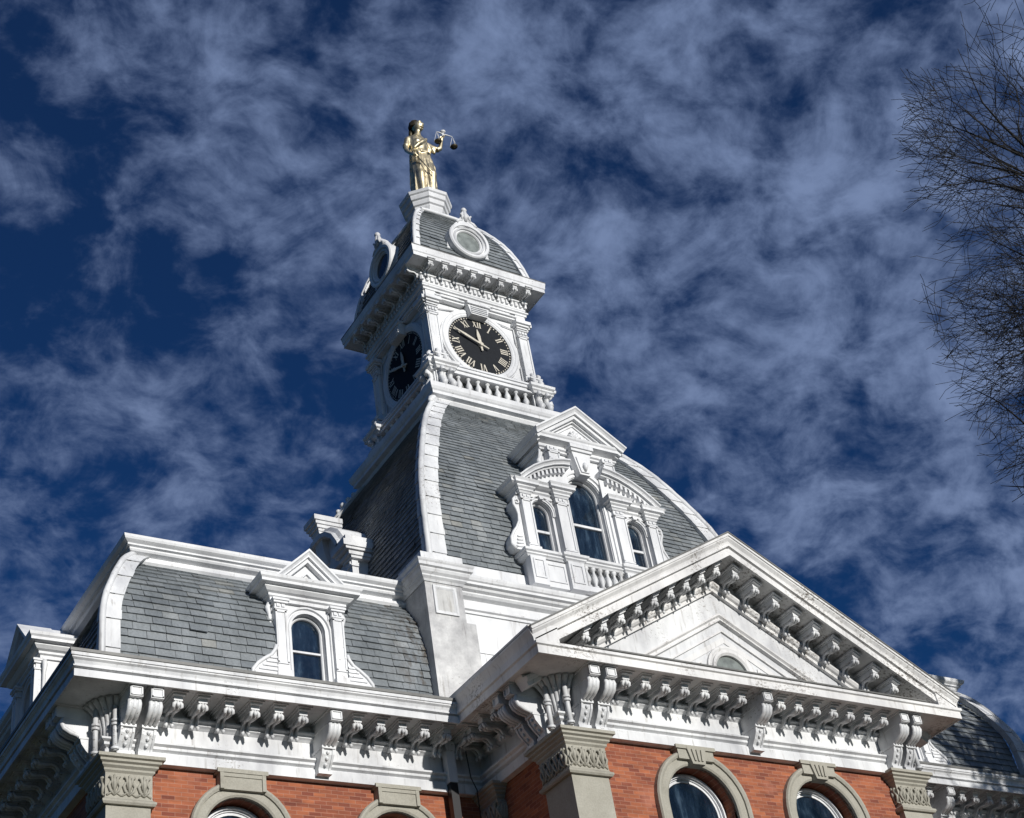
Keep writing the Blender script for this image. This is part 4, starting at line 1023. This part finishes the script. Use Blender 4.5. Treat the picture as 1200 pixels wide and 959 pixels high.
# ================================================================== TREE
def bare_tree(base, centre, radii, seed, label, thick=1.0, nl=12):
    rnd = random.Random(seed); base = Vector(base)
    t = tag(empty('bare_tree', base), label, 'tree')
    tr = M(lambda x, y, z: (x, y, z)); tw = M(lambda x, y, z: (x, y, z))
    cen = Vector(centre)-base
    def inside(p, k=1.0): return sum(((p[i]-cen[i])/radii[i])**2 for i in range(3)) < k
    MAXD = 6
    def grow(p, d, L, r, depth):
        n = 5 if depth < 3 else 4; pts = [tuple(p)]; rad = [r]; q = p.copy(); dd = d.copy(); kids = []
        for i in range(n):
            wob = .11 if depth < 3 else .17
            out_ = Vector((q.x-cen.x, q.y-cen.y, 0)); out_ = out_.normalized() if out_.length > .1 else Vector((0, 0, 0))
            dd = (dd+Vector((rnd.gauss(0, wob), rnd.gauss(0, wob), rnd.gauss(-.015, wob)))+out_*.05).normalized()
            q = q+dd*L/n; e_ = sum(((q[k_]-cen[k_])/radii[k_])**2 for k_ in range(3)); rr = max(r*(1-.45*(i+1)/n)*max(.0, min(1, (1.12-e_)*2.2)), .0058*thick); pts.append(tuple(q)); rad.append(rr)
            kids.append((q.copy(), dd.copy(), rr))
            if depth > 0 and not inside(q, 1.0+.1*rnd.random()): break
        n = len(kids)
        (tr if depth < 2 else tw).tube(pts, rad, 8 if depth < 1 else (6 if depth < 2 else (4 if depth < 4 else 3)), smooth=depth < 4)
        if depth >= MAXD: return
        pk = (.95, .9, .85, .68, .55, .35)[depth]
        for j in range(2 if depth == 0 else (1 if depth == 1 else 0), n):
            if rnd.random() > pk: continue
            q0, d0, r0 = kids[j]
            if not inside(q0): continue
            ax = d0.cross(Vector((rnd.gauss(0, 1), rnd.gauss(0, 1), rnd.gauss(0, 1)))).normalized()
            nd_ = (Matrix.Rotation(rnd.uniform(.45, .95), 3, ax) @ d0); nd_.z += .03; nd_.normalize()
            grow(q0, nd_, L*rnd.uniform(.52, .74), r0*.62, depth+1)
        q0, d0, r0 = kids[-1]
        if inside(q0): grow(q0, d0, L*.72, r0*.85, depth+1)
    H = cen.z*.62; pts = []; rad = []
    for i in range(9): f = i/8; pts.append((.12*math.sin(f*3), .1*f, H*f)); rad.append(.40*(1-.4*f)*(1.5 if i == 0 else 1))
    tr.tube(pts, rad, 12); top = Vector(pts[-1])
    for k in range(nl):
        a = 2*PI*k/nl+rnd.uniform(-.25, .25); el = rnd.uniform(.25, .9)
        grow(Vector(pts[8-(k % 5)]), Vector((math.cos(a)*math.cos(el), math.sin(a)*math.cos(el), math.sin(el))), radii[0]*.85, .14, 0)
    for k in range(4): grow(top, Vector((rnd.uniform(-.3, .3), rnd.uniform(-.3, .3), 1)).normalized(), radii[2]*.6, .17, 0)
    tr.build('trunk', BARK, t); tw.build('branches', BARK, t, recalc=False)
    return len(tw.f)
nf = bare_tree((12.15, -13.6, 0), (12.15, -13.6, 21.8), (6.8, 6.8, 10.6), 11, 'bare winter tree with fine dark twigs spread against the sky beside the gabled front', 1.1, 12)
bare_tree((10.9, -18.5, 0), (10.9, -18.5, 17.0), (4.2, 4.2, 5.4), 3, 'unseen bare tree added to cast shade on the far wing', 5.0, 30)  # added out of view for its shadow, twigs thickened to deepen the shade
print('tree faces', nf)

# ================================================================== LIGHT, SKY, CAMERA
AZ, EL = math.radians(4.0), math.radians(15.0)      # sun stands in front (-y), a little to +x
sd_ = Vector((math.sin(AZ)*math.cos(EL), -math.cos(AZ)*math.cos(EL), math.sin(EL)))
l = bpy.data.lights.new('sun', 'SUN'); l.energy = 4.3; l.angle = math.radians(.53); l.color = (1.0, .965, .91)
lo = bpy.data.objects.new('sun', l); C.objects.link(lo); lo.rotation_euler = sd_.to_track_quat('Z', 'Y').to_euler(); lo.location = (0, -40, 40)

w = bpy.data.worlds.new('World'); scene.world = w; w.use_nodes = True; nt = w.node_tree; nt.nodes.clear()
out = nt.nodes.new('ShaderNodeOutputWorld')
sky = nt.nodes.new('ShaderNodeTexSky'); sky.sky_type = 'NISHITA'; sky.sun_disc = False; sky.sun_elevation = EL
sky.sun_rotation = math.pi-AZ; sky.air_density = 1.0; sky.dust_density = .3; sky.ozone_density = 2.0
bg = nt.nodes.new('ShaderNodeBackground'); bg.inputs['Strength'].default_value = .05
tc_ = nt.nodes.new('ShaderNodeTexCoord')
sep = nt.nodes.new('ShaderNodeSeparateXYZ'); nt.links.new(tc_.outputs['Generated'], sep.inputs[0])
def mth(op, a, b2=None, clamp=False):
    n = nt.nodes.new('ShaderNodeMath'); n.operation = op; n.use_clamp = clamp
    for i, v in enumerate((a, b2)):
        if v is None: continue
        if hasattr(v, 'is_linked'): nt.links.new(v, n.inputs[i])
        else: n.inputs[i].default_value = v
    return n.outputs[0]
zz = mth('MAXIMUM', sep.outputs[2], .03); zz = mth('ADD', zz, .45)
px = mth('DIVIDE', sep.outputs[0], zz); py = mth('DIVIDE', sep.outputs[1], zz)
cmb = nt.nodes.new('ShaderNodeCombineXYZ'); nt.links.new(px, cmb.inputs[0]); nt.links.new(py, cmb.inputs[1])
def wn(scale, detail, rough, dist=0.0, off=(0, 0, 0), sc=(1, 1, 1), rot=0):
    mp = nt.nodes.new('ShaderNodeMapping'); nt.links.new(cmb.outputs[0], mp.inputs['Vector']); mp.inputs['Location'].default_value = off; mp.inputs['Scale'].default_value = sc; mp.inputs['Rotation'].default_value = (0, 0, rot)
    n = nt.nodes.new('ShaderNodeTexNoise'); nt.links.new(mp.outputs[0], n.inputs['Vector']); n.inputs['Scale'].default_value = scale; n.inputs['Detail'].default_value = detail; n.inputs['Roughness'].default_value = rough; n.inputs['Distortion'].default_value = dist
    return n.outputs['Fac']
n1 = wn(15.5, 9, .60, .45, (3.1, 1.7, 0), (1, 1, 1), .5)
n2 = wn(4.2, 4, .55, .3, (9.3, 4.2, 0))
n3 = wn(38, 5, .6, .3, (1, 5, 0), (1, 1.25, 1), .9)
v = mth('ADD', mth('MULTIPLY', n1, .72), mth('MULTIPLY', n2, .42)); v = mth('ADD', v, mth('MULTIPLY', n3, .36))
side = mth('ADD', mth('MULTIPLY', sep.outputs[0], .85), mth('MULTIPLY', sep.outputs[1], -.50)); v = mth('ADD', v, mth('MULTIPLY', side, .12))
cl = nt.nodes.new('ShaderNodeMapRange'); cl.interpolation_type = 'SMOOTHSTEP'; nt.links.new(v, cl.inputs[0]); cl.inputs[1].default_value = .635; cl.inputs[2].default_value = 1.02; cl.inputs[3].default_value = .03; cl.inputs[4].default_value = 1.0
hz_ = nt.nodes.new('ShaderNodeMapRange'); hz_.interpolation_type = 'SMOOTHSTEP'; nt.links.new(sep.outputs[2], hz_.inputs[0]); hz_.inputs[1].default_value = .05; hz_.inputs[2].default_value = .33; hz_.inputs[3].default_value = .15
clf = mth('MULTIPLY', cl.outputs[0], hz_.outputs[0])
tint = nt.nodes.new('ShaderNodeMix'); tint.data_type = 'RGBA'; tint.blend_type = 'MULTIPLY'; tint.inputs[0].default_value = 1; nt.links.new(sky.outputs[0], tint.inputs[6]); tint.inputs[7].default_value = (.018, .32, .78, 1)
nt.links.new(tint.outputs[2], bg.inputs['Color'])
cbk = nt.nodes.new('ShaderNodeBackground'); cbk.inputs['Color'].default_value = (.18, .245, .415, 1); cbk.inputs['Strength'].default_value = 1.0
mixs = nt.nodes.new('ShaderNodeMixShader'); nt.links.new(clf, mixs.inputs[0]); nt.links.new(bg.outputs[0], mixs.inputs[1]); nt.links.new(cbk.outputs[0], mixs.inputs[2])
nt.links.new(mixs.outputs[0], out.inputs['Surface'])

cam = bpy.data.cameras.new('camera'); cam.sensor_width = 36; cam.lens = 36*1725.27/1200; cam.clip_end = 3000; cam.clip_start = .1
co_ = bpy.data.objects.new('camera', cam); C.objects.link(co_)
Rr = [[0.8451777, -0.5136997, -0.1476054], [0.2128455, 0.5768033, -0.7886665], [0.490277, 0.6351461, 0.5968399]]
mw = Matrix(((Rr[0][0], -Rr[1][0], -Rr[2][0], -16.847), (Rr[0][1], -Rr[1][1], -Rr[2][1], -24.0), (Rr[0][2], -Rr[1][2], -Rr[2][2], 1.6), (0, 0, 0, 1)))
co_.matrix_world = mw; scene.camera = co_
scene.view_settings.view_transform = 'Standard'; scene.view_settings.look = 'None'; scene.view_settings.exposure = 0; scene.view_settings.gamma = 1
scene.view_settings.use_curve_mapping = False
scene.cycles.max_bounces = 5; scene.cycles.diffuse_bounces = 2; scene.cycles.glossy_bounces = 3
